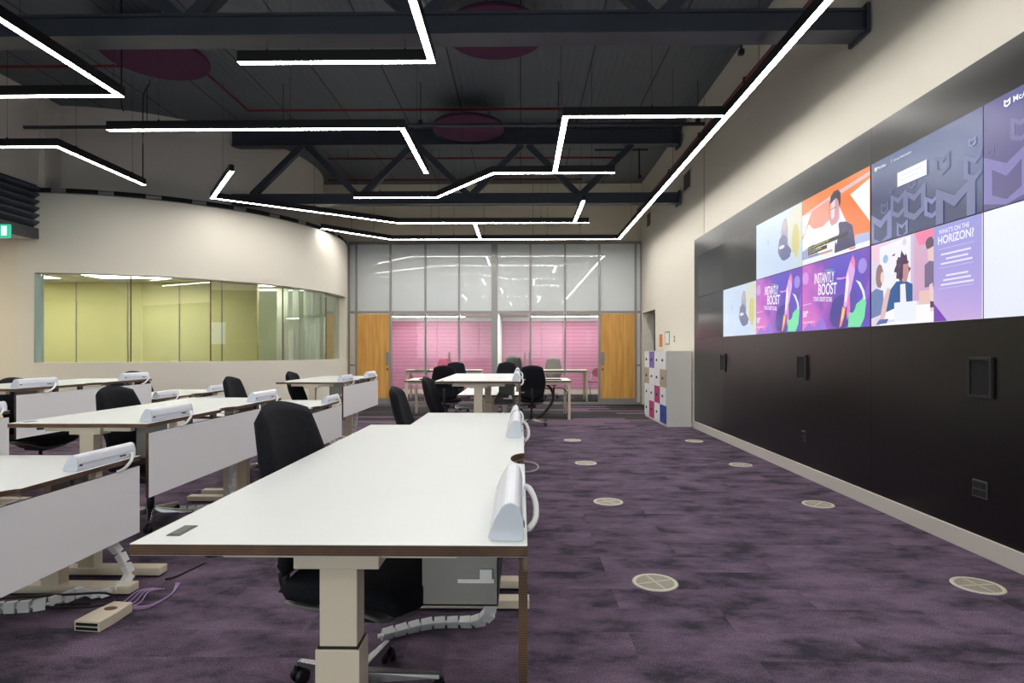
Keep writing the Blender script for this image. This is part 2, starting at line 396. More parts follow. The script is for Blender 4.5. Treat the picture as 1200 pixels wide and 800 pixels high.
def lamp_strip(name, label, cat, x0, x1, y0, y1, z, e, col=(1, .96, .9), group=None):
    t = thing(name, label, cat, (x0, y0, z), 0, group)
    bm = new(); box(bm, 0, x1-x0, 0, y1-y0, 0, .03); obj('housing', bm, 'white', t)
    m = emit('panel_glow', col, e, True)
    bm = new(); box(bm, .01, x1-x0-.01, .01, y1-y0-.01, -.004, -.0005); obj('diffuser', bm, m, t)
    return t
lamp_strip('ceiling_panel_light', 'added white ceiling panel light that brightens the yellow round room, left end', 'ceiling light', -10.5, -9.0, 10.9, 11.5, 2.72, 19)  # panel lights added here to brighten the inside of the round room
lamp_strip('ceiling_panel_light', 'added white ceiling panel light that brightens the yellow round room, middle', 'ceiling light', -8.2, -6.4, 10.9, 11.5, 2.72, 19)
lamp_strip('ceiling_panel_light', 'added white ceiling panel light that brightens the round room near the curtains', 'ceiling light', -5.9, -4.9, 12.6, 13.0, 2.72, 19)

lamp_strip('ceiling_panel_light', 'added fill panel light under the low soffit at the left, outside the picture', 'ceiling light', -10.0, -9.0, 5.6, 7.6, 3.015, 18, (1, .93, .70))  # unseen warm lamp added to brighten the lower left wall
# metal louvres high on the left wall
lv = thing('wall_louvre', 'dark grey metal louvre of stacked slats high on the left wall', 'louvre', (-7.66, 5, 3.2))
for k in range(6):
    bm = new(); z = .06+k*.108
    prism(bm, [(0, z), (.03, z), (.10, z+.05), (.10, z+.075), (.03, z+.035), (0, z+.035)], 0, 4.27, 'y'); obj('slat', bm, 'beam', lv)
bm = new(); box(bm, 0, .015, 0, 4.27, 0, .72); obj('back_panel', bm, 'slot', lv)
bm = new(); box(bm, 0, .09, 0, 4.27, -.14, .02); obj('lower_panel', bm, 'grey', lv)
# green exit sign
ex = thing('exit_sign', 'green illuminated running man exit sign under the dark wall louvre', 'sign', (-7.16, 8.2, 2.885))
bm = new(); box(bm, -.31, 0.0, 0, .04, 0, .19); obj('sign_box', bm, emit('sign_green', (40, 190, 150), 1.1), ex, .004)
bm = new()
box(bm, -.11, -.03, -.003, -.0005, .03, .165)                         # door
prism(bm, [(-.17, .03), (-.145, .03), (-.145, .10), (-.125, .10), (-.158, .15), (-.19, .10), (-.17, .10)], -.003, -.0005, 'y')  # arrow
tubepts = [(-.265, .15), (-.245, .165), (-.225, .15), (-.215, .11), (-.20, .105), (-.21, .085), (-.235, .1), (-.22, .06), (-.2, .03), (-.23, .03), (-.25, .07), (-.285, .04), (-.29, .06), (-.26, .1), (-.285, .1), (-.295, .12)]
prism(bm, tubepts, -.003, -.0005, 'y'); obj('sign_symbol', bm, emit('sign_white', (235, 255, 250), 1.0), ex)
bm = new(); box(bm, -.412, -.311, .01, .03, .145, .185); box(bm, -.412, -.38, .01, .03, .145, .26); obj('bracket', bm, 'black', ex)

# ---------------------------------------------------------------- glazed partition
win2 = bpy.data.objects.new('window_2', None); COL.objects.link(win2); win2['kind'] = 'structure'
xs = [-4.194, -4.02, -3.182, -2.326, -1.502, -.636, .24, 1.085, 1.92, 2.80, 2.925]
bm = new()
ws = [.03, .05, .05, .045, .045, .15, .045, .045, .05, .05, .03]
for x, ww in zip(xs, ws): box(bm, x-ww/2, x+ww/2, YB-.05, YB+.05, 0, 3.95)
for z0, z1 in ((2.215, 2.275), (3.90, 3.97)): box(bm, xs[0], xs[-1], YB-.045, YB+.045, z0, z1)
box(bm, xs[0], xs[-1], YB-.04, YB+.04, 0, .05)
for x0, x1 in ((xs[0], xs[1]), (xs[9], xs[10])): box(bm, x0, x1, YB-.04, YB+.04, .93, .97)
obj('partition_frame', bm, 'frame', win2)
for i in range(10):
    x0, x1 = xs[i]+ws[i]/2, xs[i+1]-ws[i+1]/2
    bm = new(); box(bm, x0, x1, YB-.01, YB+.01, 2.275, 3.9); obj('opal_pane', bm, 'opal', win2)
    if i in (0, 9):
        bm = new(); box(bm, x0, x1, YB-.01, YB+.01, .05, 2.215); obj('infill_panel', bm, 'wall', win2)
    elif i not in (1, 8):
        bm = new(); box(bm, x0, x1, YB-.006, YB+.006, .05, 2.215); obj('glass_pane', bm, 'glass', win2)
for n, (x0, x1, hx, sg) in enumerate(((-3.995, -3.207, -3.26, -1), (1.945, 2.775, 2.0, 1)), 1):
    d = bpy.data.objects.new('door_%d' % n, None); COL.objects.link(d); d['kind'] = 'structure'; d.location = (x0, YB-.03, 0)
    bm = new(); box(bm, 0, x1-x0, 0, .045, .15, 2.2); obj('door_leaf', bm, 'wood', d)
    bm = new(); box(bm, 0, x1-x0, -.004, .045, .02, .148); obj('kick_plate', bm, 'tray', d)
    bm = new(); hx -= x0; box(bm, hx-.04, hx+.04, -.006, 0, .95, 1.27); box(bm, hx-.015, hx+.015, -.05, -.03, .98, 1.24); box(bm, hx-.012, hx+.012, -.03, -.006, 1.0, 1.02); box(bm, hx-.012, hx+.012, -.03, -.006, 1.2, 1.22); obj('door_handle', bm, 'tray', d)
    bm = new(); lathe(bm, [(.025, -.012), (.025, 0)], (hx, 0, .85), 14, 'y'); obj('door_lock', bm, 'grey', d)
def glass_handle(x, label):
    t = thing('pull_handle', label, 'door handle', (x, YB-.05, .95), 0, None)
    bm = new(); box(bm, -.018, .018, -.03, -.012, 0, .32); obj('bar', bm, 'tray', t, .004)
    for z in (.03, .28):
        bm = new(); box(bm, -.008, .008, -.012, .042, z-.01, z+.01); obj('fixing', bm, 'tray', t)
glass_handle(-1.74, 'grey vertical pull handle on the left glazed room front')
glass_handle(.105, 'grey vertical pull handle left of the mullion on the right glazed room')
glass_handle(.215, 'grey vertical pull handle right beside the mullion on the right glazed room')

# the two pink meeting rooms
bm = new(); box(bm, -4.2, XR+.9, 17.9, 18.0, 0, 2.4); struct('wall_pink_back', bm, 'pink')
bm = new(); box(bm, -4.2, -4.1, YB+.15, 17.9, 0, 2.4); struct('wall_meeting_room_left', bm, 'white')
bm = new(); box(bm, -.68, -.56, YB+.06, 17.9, 0, 2.32); struct('wall_meeting_room_middle', bm, 'white')
bm = new(); box(bm, XR+.05, XR+.15, YB+.15, 17.9, 0, 2.4); struct('wall_meeting_room_right', bm, 'white')
bm = new(); box(bm, -4.2, XR+.9, YB+.15, 18.0, 2.32, 2.4); struct('ceiling_meeting_rooms', bm, 'white')
bm = new(); box(bm, -4.1, XR+.05, 17.88, 17.9, 0, .13); struct('baseboard_meeting_rooms', bm, 'wall')
bm = new(); box(bm, -4.1, -.66, 17.86, 17.9, 2.2, 2.32); box(bm, -.54, XR+.05, 17.86, 17.9, 2.2, 2.32); struct('trim_5', bm, 'white')
lamp_strip('ceiling_panel_light', 'bright ceiling panel light in the left pink meeting room', 'ceiling light', -2.6, -1.0, 15.2, 15.6, 2.285, 30)
lamp_strip('ceiling_panel_light', 'bright ceiling panel light in the right pink meeting room', 'ceiling light', -.3, 1.3, 15.2, 15.6, 2.285, 30)
lamp_strip('ceiling_panel_light', 'rear ceiling panel light in the left pink meeting room', 'ceiling light', -3.7, -1.6, 16.9, 17.3, 2.285, 14)
lamp_strip('ceiling_panel_light', 'rear ceiling panel light in the right pink meeting room', 'ceiling light', 0.3, 2.5, 16.9, 17.3, 2.285, 14)

# ---------------------------------------------------------------- trusses
def bar(bm, a, b, w, h):
    a, b = Vector(a), Vector(b); t = (b-a).normalized(); s = Vector((0, 1, 0)); u = t.cross(s).normalized()
    vs = [bm.verts.new(p+s*(w/2*i)+u*(h/2*j)) for p in (a, b) for i, j in ((-1, -1), (1, -1), (1, 1), (-1, 1))]
    for f in ((3, 2, 1, 0), (4, 5, 6, 7), (0, 1, 5, 4), (1, 2, 6, 5), (2, 3, 7, 6), (3, 0, 4, 7)): bm.faces.new([vs[k] for k in f])
def ibeam(bm, x0, x1, y, z0, z1, w, th=.022):
    box(bm, x0, x1, y-w/2, y+w/2, z0, z0+th); box(bm, x0, x1, y-w/2, y+w/2, z1-th, z1); box(bm, x0, x1, y-w/2+.03, y+w/2-.03, z0+th, z1-th)
def truss(y, x0, x1, w, label, nodes):
    t = thing('roof_truss', label, 'roof truss', (0, y, 0), 0, None)
    bm = new(); ibeam(bm, x0, x1, 0, 4.0, 4.19, w); obj('bottom_chord', bm, 'beam', t)
    bm = new(); ibeam(bm, x0, x1, 0, 5.08, 5.36, w); obj('top_chord', bm, 'beam', t)
    for xt in nodes:
        for s in (-1, 1):
            if x0 < xt+s*1.0 < x1+.15:
                bm = new(); bar(bm, (xt+s*.05, 0, 5.09), (min(xt+s*.98, x1-.05), 0, 4.18), .11, .11); obj('diagonal', bm, 'beam', t)
    for za, zb in ((3.97, 4.22), (5.03, 5.37)):
        bm = new(); box(bm, x1, x1+.03, -w/2-.03, w/2+.03, za, zb); obj('end_plate', bm, 'beam', t)
    return t
truss(5.15, -7.6, 2.9, .23, 'dark blue grey steel roof truss nearest the camera, crossing the top of the frame', [-6.0, -3.95, -1.9, .15, 2.2])
truss(10.95, -5.33, 2.88, .2, 'dark blue grey steel roof truss at the far end with zigzag diagonals', [-4.0, -1.95, .08, 2.1])

# ---------------------------------------------------------------- acoustic discs, pipes, conduits
def disc(x, y, r, z, label):
    t = thing('acoustic_disc', label, 'acoustic disc', (x, y, z), 0, 'plum acoustic discs under the ceiling')
    bm = new(); lathe(bm, [(r-.01, 0), (r, .01), (r, .04), (r-.01, .05)], n=56); obj('panel', bm, 'maroon', t)
    for a in (.5, 2.6, 4.7):
        bm = new(); tube(bm, [(r*.6*math.cos(a), r*.6*math.sin(a), .05), (r*.6*math.cos(a), r*.6*math.sin(a), ZC-z)], .003, 5); obj('suspension_wire', bm, 'cable', t)
disc(-4.62, 7.45, .62, 5.0, 'round plum acoustic disc under the ceiling, the leftmost, above the corner of a light')
disc(-.30, 6.95, .6, 5.0, 'round plum acoustic disc half hidden behind the nearest truss')
disc(-.87, 9.9, .6, 5.0, 'round plum acoustic disc in front of the far truss')
bm = new(); tube(bm, [(-7.6, 8.05, 5.2), (-4.42, 8.05, 5.2), (-4.42, 9.58, 5.2), (2.62, 9.58, 5.2)], .022)
tag(obj('sprinkler_pipe', bm, 'red'), 'thin red sprinkler pipe bending under the ceiling behind the left plum disc', 'pipe')
bm = new(); tube(bm, [(2.84, -3, 4.71), (2.84, 14.4, 4.71)], .028)
p = tag(obj('sprinkler_pipe', bm, 'red'), 'long red pipe running high along the right wall', 'pipe')
for k in range(9):
    bm = new(); y = -2+k*1.9; box(bm, 2.80, XR+.014, y, y+.03, 4.67, 4.69); box(bm, 2.805, 2.875, y-.005, y+.035, 4.675, 4.745); obj('pipe_clip', bm, 'red', p)
for y, z, a, b, lb in ((12.0, 5.2, -3.9, 2.0, 'thin red pipe just beyond the far truss'), (13.5, 5.2, -4.4, 1.4, 'thin red pipe furthest back under the ceiling')):
    bm = new(); tube(bm, [(a, y, z), (b, y, z)], .02); p = tag(obj('sprinkler_pipe', bm, 'red'), lb, 'pipe')
    for k in range(4):
        bm = new(); x = a+.4+k*(b-a-.8)/3; tube(bm, [(x, y, z), (x, y, ZC)], .006, 5); obj('hanger_rod', bm, 'red', p)
t = thing('conduit', 'grey conduit on drop rods crossing below the ceiling from the left wall', 'conduit', (-7.62, 9.0, 4.73))
bm = new(); tube(bm, [(0, 0, 0), (10.4, 0, 0)], .028); obj('tube', bm, 'beam', t)
for x in (1.9, 4.0, 6.1, 8.2, 10.3):
    bm = new(); tube(bm, [(x, 0, 0), (x, 0, .65)], .006, 5); box(bm, x-.03, x+.03, -.035, .035, .02, .07); obj('drop_rod', bm, 'cable', t)
for (x, y, z, h, lb) in ((2.72, 7.35, 4.95, .43, 'black bracket arm hanging near the right wall by the nearest truss'), (2.38, 11.9, 4.75, .6, 'small black bracket arm hanging beyond the far truss near the right wall')):
    t = thing('hanging_bracket', lb, 'bracket', (x, y, z))
    bm = new(); box(bm, -.03, .03, -.03, .03, 0, .06); tube(bm, [(0, 0, .05), (-.01, 0, h)], .018, 6); obj('drop_arm', bm, 'black', t)
    bm = new(); tube(bm, [(-.9, 0, h-.03), (.16, 0, h-.03)], .016, 6); obj('rail', bm, 'black', t)
# loose black cable drops on the left
for pts, lb in (([(-5.58, 8.84, ZC), (-5.58, 8.84, 5.3), (-5.66, 8.84, 5.18), (-5.68, 8.84, 4.9), (-5.68, 8.84, 3.9)], 'thin black cable dropping past the leftmost plum disc to the end of the left light'),
                ([(-4.28, 6.3, ZC), (-4.28, 6.3, 4.2), (-4.35, 6.4, 4.0), (-4.36, 6.45, 3.93)], 'thin black cable dropping beside the left light corner'),):
    bm = new(); tube(bm, spline(pts), .008, 6); tag(obj('cable_drop', bm, 'cable'), lb, 'cable')
# small vents in the right wall, high
for y0, y1, lb in ((10.25, 10.75, 'tall narrow vent high on the right wall, the nearer one under the far truss'), (13.4, 13.85, 'tall narrow vent high on the right wall, the further one near the corner')):
    t = thing('wall_vent', lb, 'vent', (XR+.013, y0, 4.12)); h = .36
    bm = new(); w_ = y1-y0
    box(bm, -.014, 0, 0, .03, 0, h); box(bm, -.014, 0, w_-.03, w_, 0, h); box(bm, -.014, 0, 0, w_, 0, .03); box(bm, -.014, 0, 0, w_, h-.03, h); obj('frame', bm, 'wall', t)
    bm = new(); box(bm, -.006, 0, .03, w_-.03, .03, h-.03); obj('grille', bm, 'grey', t)

# ---------------------------------------------------------------- linear pendant lights
def linear_light(label, runs, wires, z=3.80, name='linear_pendant_light'):
    t = thing(name, label, 'pendant light', (runs[0][0][0], runs[0][0][1], z), 0, 'black linear lights hung in angular runs')
    ox, oy = runs[0][0]; W = .031
    for run in runs:
        P = [Vector((x-ox, y-oy, 0)) for x, y in run]
        def offs(d):
            out = []
            for i, p in enumerate(P):
                ns = []
                if i: ns.append((P[i]-P[i-1]).normalized())
                if i < len(P)-1: ns.append((P[i+1]-P[i]).normalized())
                nn = [Vector((-q.y, q.x, 0)) for q in ns]
                m = sum(nn, Vector()).normalized(); k = 1/max(.35, m.dot(nn[0]))
                out.append(p+m*d*k)
            return out
        def ribbon(bm, w, z0, z1):
            A, B = offs(w), offs(-w)
            rows = [[bm.verts.new((q.x, q.y, zz)) for q, zz in ((a, z0), (b, z0), (b, z1), (a, z1))] for a, b in zip(A, B)]
            for r, s in zip(rows, rows[1:]):
                for k in range(4): bm.faces.new((r[k], r[(k+1) % 4], s[(k+1) % 4], s[k]))
            bm.faces.new(rows[0]); bm.faces.new(rows[-1][::-1])
        bm = new(); ribbon(bm, W, 0, .095); obj('profile', bm, 'black', t)
        bm = new(); ribbon(bm, W-.003, -.0006, -.0001); obj('diffuser', bm, 'tube', t)
    for x, y in wires:
        bm = new(); tube(bm, [(x-ox, y-oy, .09), (x-ox, y-oy, ZC-z)], .0022, 4); lathe(bm, [(.012, .095), (.012, .115), (.004, .12)], (x-ox, y-oy, 0), 8); obj('suspension_wire', bm, 'cable', t)
linear_light('longest black linear light running along the right wall and across the far end', [[(-4.07, 12.07), (-2.9, 13.3), (2.2, 13.3), (2.2, -2.5)], [(-.9, 11.66), (-.9, 13.25)]],
             [(-3.6, 12.6), (-1.5, 13.3), (.6, 13.3), (2.2, 11.8), (2.2, 8.6), (2.2, 5.5)])
linear_light('black linear light with a hooked left end in front of the curved wall', [[(-4.02, 8.2), (-5.05, 9.65), (-2.4, 11.58), (1.33, 11.6)], [(1.05, 9.9), (1.05, 11.55)]], [(-4.5, 8.9), (-3.7, 10.6), (-1.6, 11.6), (.4, 11.6), (1.05, 10.3)])
linear_light('black linear light stepping up in the middle with a branch joining the long one', [[(-2.72, 9.65), (-1.36, 9.65), (-.38, 8.35), (1.32, 8.35)], [(.48, 8.3), (.48, 6.35), (2.15, 6.35)]], [(-2.3, 9.65), (-.9, 9.05), (1.0, 8.35), (.48, 7.0), (1.4, 6.35)])
linear_light('black linear light left of centre with a short leg at its right end', [[(-4.68, 6.66), (-1.33, 6.66), (-1.33, 8.34)]], [(-4.1, 6.66), (-2.6, 6.66), (-1.33, 7.6)])
linear_light('black linear light at the top centre with a corner pointing right', [[(-2.45, 5.12), (-.77, 5.12), (-.77, 3.3)]], [(-2.2, 5.12), (-1.0, 5.12)])
linear_light('black linear light at the top left with a sharp V corner', [[(-3.93, 3.2), (-3.93, 5.76), (-6.2, 5.76)]], [(-3.93, 4.6), (-3.95, 5.7), (-5.2, 5.76)])
linear_light('black linear light at the left edge with a short run angled backwards', [[(-7.2, 7.19), (-5.68, 7.19), (-5.68, 8.87)]], [(-6.3, 7.19), (-5.68, 7.5), (-5.68, 8.6)])
# more of these fittings, added unseen behind the camera to light the room
linear_light('added black linear light over the left desks, unseen behind the camera', [[(-6.4, 2.4), (-2.6, 2.4), (-2.6, .2)]], [(-5, 2.4), (-3, 2.4)])
linear_light('added black linear light above the aisle, unseen behind the camera', [[(-1.8, 1.6), (.9, 1.6), (.9, -1.2)]], [(-1, 1.6), (.9, 0)])
linear_light('added black linear light at the unseen rear of the room', [[(-6.5, -1.6), (-.5, -1.6), (-.5, -3.6)]], [(-4, -1.6), (-2, -1.6)])

# ---------------------------------------------------------------- floor grilles
def grille(x, y, label, master=[None]):
    if master[0]: return dup(master[0], (x, y, 0), random.uniform(0, 1.5), label)
    t = thing('floor_grille', label, 'floor vent', (x, y, 0), .3, 'round air vents in the carpet')
    bm = new(); lathe(bm, [(.127, 0), (.124, .005), (.108, .006), (.106, .002)], n=40); obj('rim', bm, mat('grille_metal', (206, 200, 184), .45), t)
    bm = new()
    for q in range(4):
        a0 = q*PI/2
        for k in range(9):
            r = .022+k*.0095
            for j in range(6):
                a = a0+.12+(PI/2-.24)*j/6; b = a0+.12+(PI/2-.24)*(j+1)/6
                v = [bm.verts.new((rr*math.cos(s), rr*math.sin(s), .0055)) for rr, s in ((r, a), (r+.005, a), (r+.005, b), (r, b))]
                bm.faces.new(v)
        c, s = math.cos(a0), math.sin(a0)
        v = [bm.verts.new((c*u-s*w_, s*u+c*w_, .0058)) for u, w_ in ((0, -.008), (.106, -.008), (.106, .008), (0, .008))]; bm.faces.new(v)
    obj('slotted_plate', bm, mat('grille_plate', (190, 184, 166), .5), t)
    bm = new(); lathe(bm, [(.105, .0022), (.105, .0030)], n=40); obj('inner_void', bm, mat('grille_inner', (104, 102, 92), .8), t)
    master[0] = t; return t
grille(.755, 3.34, 'round floor vent nearest the camera in the aisle row beside the long desk')
grille(.755, 5.12, 'second round floor vent in the aisle row, just past the first')
grille(.755, 6.88, 'third round floor vent in the aisle row')
grille(.755, 8.64, 'furthest round floor vent of the aisle row')
grille(2.53, 3.32, 'round floor vent nearest the camera beside the black wall')
grille(2.52, 5.06, 'second round floor vent beside the black wall')
grille(2.51, 6.80, 'third, faint round floor vent beside the black wall')
grille(2.50, 8.58, 'furthest round floor vent beside the black wall, near the lockers')

# ================================================================ DESKS
def seg_chain(pts, w=.058, h=.034, gap=.012, step=.062):
    """flat cable chain of box links along a path"""
    P = spline(pts, 12); bm = new()
    L = [0]
    for a, b in zip(P, P[1:]): L.append(L[-1]+(b-a).length)
    def at(s):
        for i in range(len(P)-1):
            if L[i+1] >= s: return P[i].lerp(P[i+1], (s-L[i])/max(1e-6, L[i+1]-L[i]))
        return P[-1]
    s = 0; last = Vector((0, 1, 0))
    while s+step <= L[-1]:
        a, b = at(s), at(s+step-gap); t = (b-a).normalized()
        side = t.cross(Vector((0, 0, 1))).normalized() if s == 0 else (last-t*last.dot(t)).normalized()
        last = side; u = side.cross(t).normalized()
        vs = [bm.verts.new(p+side*(w/2*i*k)+u*(h/2*j*k)) for p, k in ((a, 1), (b, .92)) for i, j in ((-1, -1), (1, -1), (1, 1), (-1, 1))]
        for f in ((3, 2, 1, 0), (4, 5, 6, 7), (0, 1, 5, 4), (1, 2, 6, 5), (2, 3, 7, 6), (3, 0, 4, 7)): bm.faces.new([vs[k] for k in f])
        s += step
    tube(bm, P, h*.28, 6)
    return bm
def desk(xr, y0, y1, h, label, group='white sit stand desks', chain=None, ctrl=True):
    """desk whose right-hand edge is at xr; runs from y0 to y1; top surface at height h"""
    t = thing('sit_stand_desk', label, 'desk', (xr-.4, (y0+y1)/2, 0), 0, group)
    a, b = y0-(y0+y1)/2, y1-(y0+y1)/2; T = .024; W = .4
    # top with the cable notch in the middle of its right-hand edge
    n = 10; notch = [(W-.05*math.sin(PI*k/n), -.11*math.cos(PI*k/n)) for k in range(n+1)]
    out = [(-W, a), (W, a)]+notch+[(W, b), (-W, b)]
    bm = new(); prism(bm, out, h-T, h, 'z', 1, 0); obj('tabletop', bm, ['laminate', 'ply'], t, .0012, seg=1)
    bm = new(); tube(bm, [(W-.004+.055*math.sin(PI*k/n), -.1*math.cos(PI*k/n), h-.03) for k in range(n+1)], .003, 6); obj('cable_hoop', bm, 'tray', t)
    for s, yy in ((-1, a+.10), (1, b-.10)):
        bm = new(); box(bm, -.09, .09, yy-.045, yy+.045, h-T-.046, h-T); obj('leg_bracket', bm, 'beige', t, .002)
        bm = new(); box(bm, -.25, .25, yy+.0-.02, yy+.02, h-T-.03, h-T-.001); obj('top_beam', bm, 'beige', t)
        zs = .67 if h > .85 else .50
        bm = new(); box(bm, -.04, .04, yy-.03, yy+.03, zs-.02, h-T-.046); obj('inner_column', bm, 'beige', t, .002)
        bm = new(); box(bm, -.043, .043, yy-.033, yy+.033, zs, zs+.005); obj('column_collar', bm, 'black', t)
        bm = new(); box(bm, -.047, .047, yy-.037, yy+.037, .05, zs); obj('outer_column', bm, 'beige', t, .002)
        bm = new(); box(bm, -.36, .43, yy-.04, yy+.04, .012, .055); obj('foot', bm, 'beige', t, .004)
        bm = new()
        for x in (-.32, .39): lathe(bm, [(.02, 0), (.02, .014)], (x, yy, 0), 10)
        obj('levelling_pad', bm, 'blackpl', t)
    bm = new(); box(bm, W-.018, W, a+.01, b-.01, h-.42, h-.055); 
    for f in bm.faces:
        if abs(f.normal.x) < .5: f.material_index = 1
    bm.normal_update()
    for f in bm.faces: f.material_index = 0 if abs(f.normal.x) > .5 else 1
    obj('modesty_panel', bm, ['panel', 'ply'], t)
    for y in (a+.3, b-.3):
        bm = new(); box(bm, W-.045, W-.019, y-.02, y+.02, h-.12, h-T); obj('panel_bracket', bm, 'beige', t)
    for y in (a+.45, a+.75, b-.45):
        bm = new(); box(bm, W-.03, W-.008, y-.025, y+.025, h-.055, h-T); obj('panel_clip', bm, 'grey', t)
    bm = new(); x0, x1 = W-.26, W-.07; yy0, yy1 = a+.3, b-.3
    box(bm, x0, x1, yy0, yy1, h-.25, h-.246); box(bm, x1-.003, x1, yy0, yy1, h-.25, h-.12); box(bm, x0, x0+.003, yy0, yy1, h-.25, h-.2)
    if h < 1: box(bm, x0, x1, yy0, yy0+.003, h-.25, h-T-.002)
    box(bm, x0, x1, yy1-.003, yy1, h-.25, h-T-.002)
    obj('cable_tray', bm, 'tray', t)
    bm = new(); box(bm, x1-.10, x1-.01, yy0-.008, yy0-.0005, h-.19, h-.18); box(bm, x1-.045, x1-.015, yy0-.012, yy0-.0005, h-.18, h-.155); obj('cable_clip', bm, 'wcable', t)
    if ctrl:
        bm = new(); box(bm, -W+.045, -W+.073, a+.05, a+.12, h, h+.002); box(bm, -W+.05, -W+.068, a+.055, a+.115, h+.002, h+.0028); obj('height_control', bm, 'grey', t, label='dark height control strip')
    bm = new(); lathe(bm, [(.018, 0), (.018, .02)], (-W+.14, a+.06, h-T-.018), 14); obj('cable_grommet', bm, 'blackpl', t)
    c = chain or [(.2, b-.55, h-.26), (.22, b-.5, h-.42), (.16, b-.42, .2), (.1, b-.38, .05), (-.05, b-.4, .022), (-.3, b-.46, .022)]
    if chain != 0:
        obj('cable_chain', seg_chain(c), 'wcable', t, label='white jointed cable chain')
    return t
# aisle row
desk(.014, 1.18, 3.10, .913, 'raised white desk in the foreground, largest in the picture', chain=[(.2, .35, .66), (.2, .45, .45), (.23, .52, .28), (.25, .58, .12), (.2, .62, .045), (.1, .64, .026), (-.05, .62, .026), (-.25, .5, .026)])
desk(.0, 3.15, 5.12, .765, 'lower white desk directly behind the foreground desk')
desk(.0, 5.52, 7.38, 1.018, 'high raised white desk beyond the two nearest aisle desks')
desk(.0, 7.50, 9.30, .742, 'low white desk hidden behind the high raised aisle desk', ctrl=False)
# middle row
X2 = -2.10
desk(X2, 1.45, 3.25, .722, 'low white desk at the left edge with its panel end near the camera', chain=[(.2, .62, .46), (.22, .72, .36), (.30, .82, .25), (.36, .84, .13), (.37, .84, .06), (.30, .73, .024), (.18, .78, .024), (.12, .62, .024), (-.05, .56, .024), (-.6, .5, .024)])
desk(X2, 3.31, 5.18, .89, 'raised white desk in the middle row with a broad white panel facing the aisle')
desk(X2, 5.21, 6.95, .722, 'low white desk in the middle row behind the raised one')
desk(X2, 6.99, 8.72, .93, 'raised white desk at the far end of the middle row near the left oak door')
# window row
X3 = -4.20
desk(X3, 3.02, 4.82, .81, 'white desk at the left edge in the window row, mostly out of frame')
desk(X3, 4.87, 6.70, .985, 'raised white desk in the window row nearest the curved window')
desk(X3, 6.78, 8.50, .745, 'low white desk at the far end of the window row')

# ---------------------------------------------------------------- power modules on the desk edges
def pod_profile():
    p = [(-.036, .008), (-.028, 0), (.030, 0), (.036, .006), (.036, .03), (.034, .045)]
    for k in range(9):
        a = math.radians(8+k*19); p.append((.009+.022*math.cos(a), .054+.024*math.sin(a)))
    p += [(-.022, .045)]
    return p
def power_module(x, y, z, label, master=[None]):
    if master[0]: return dup(master[0], (x, y, z), 0, label)
    t = thing('desk_power_module', label, 'power module', (x, y, z), 0, 'white power modules along the desk edges')
    pr = pod_profile(); bm = new(); prism(bm, pr, .006, .424, 'y', smooth=False); h_ = obj('housing', bm, 'pod', t, .002)
    for y0, y1 in ((0, .006), (.424, .43)):
        bm = new(); prism(bm, [(a*1.02, b) for a, b in pr], y0, y1, 'y'); obj('end_cap', bm, 'podend', t, .002)
    bm = new(); box(bm, .0345, .0375, .03, .40, .028, .036); obj('groove', bm, 'podend', t)
    bm = new(); box(bm, .0362, .0385, .30, .345, .018, .026); box(bm, .0362, .0385, .012, .03, .024, .034); obj('socket', bm, 'grey', t)
    bm = new(); tube(bm, spline([(.034, .38, .025), (.052, .375, .022), (.068, .345, -.005), (.068, .30, -.035), (.055, .27, -.05), (.046, .26, -.052)], 6), .008, 8); obj('power_cable', bm, 'wcable', t)
    master[0] = t; return t
pods = [(-.03, 1.205, .913, 'white power module nearest the camera on the foreground desk corner'),
 (-.03, 2.64, .913, 'second white power module on the foreground desk, at its far end'),
 (-.05, 3.30, .765, 'white power module at the near end of the lower desk behind the foreground desk'),
 (-.05, 4.60, .765, 'white power module at the far end of the lower desk behind the foreground desk'),
 (-.045, 5.58, 1.018, 'white power module at the near end of the high raised aisle desk'),
 (-.045, 6.85, 1.018, 'white power module at the far end of the high raised aisle desk'),
 (X2-.05, 2.80, .722, 'white power module on the low desk at the left edge of the frame'),
 (X2-.05, 3.37, .89, 'white power module at the near corner of the raised middle row desk'),
 (X2-.05, 4.70, .89, 'white power module at the far corner of the raised middle row desk'),
 (X2-.05, 5.30, .722, 'white power module at the near end of the third middle row desk, behind the chair'),
 (X2-.05, 6.47, .722, 'white power module at the far end of the third middle row desk'),
 (X2-.05, 7.03, .93, 'white power module at the near corner of the raised desk by the oak door'),
 (X2-.05, 8.22, .93, 'white power module at the far corner of the raised desk by the oak door'),
 (X3-.05, 4.38, .81, 'white power module cut by the left edge of the frame, on the window row'),
 (X3-.05, 4.92, .985, 'white power module at the near end of the raised window row desk'),
 (X3-.05, 6.25, .985, 'white power module at the far end of the raised window row desk'),
 (X3-.05, 6.83, .745, 'white power module at the near end of the low desk far along the window row'),
 (X3-.05, 8.04, .745, 'white power module at the far end of the low desk far along the window row')]
for p in pods: power_module(*p)

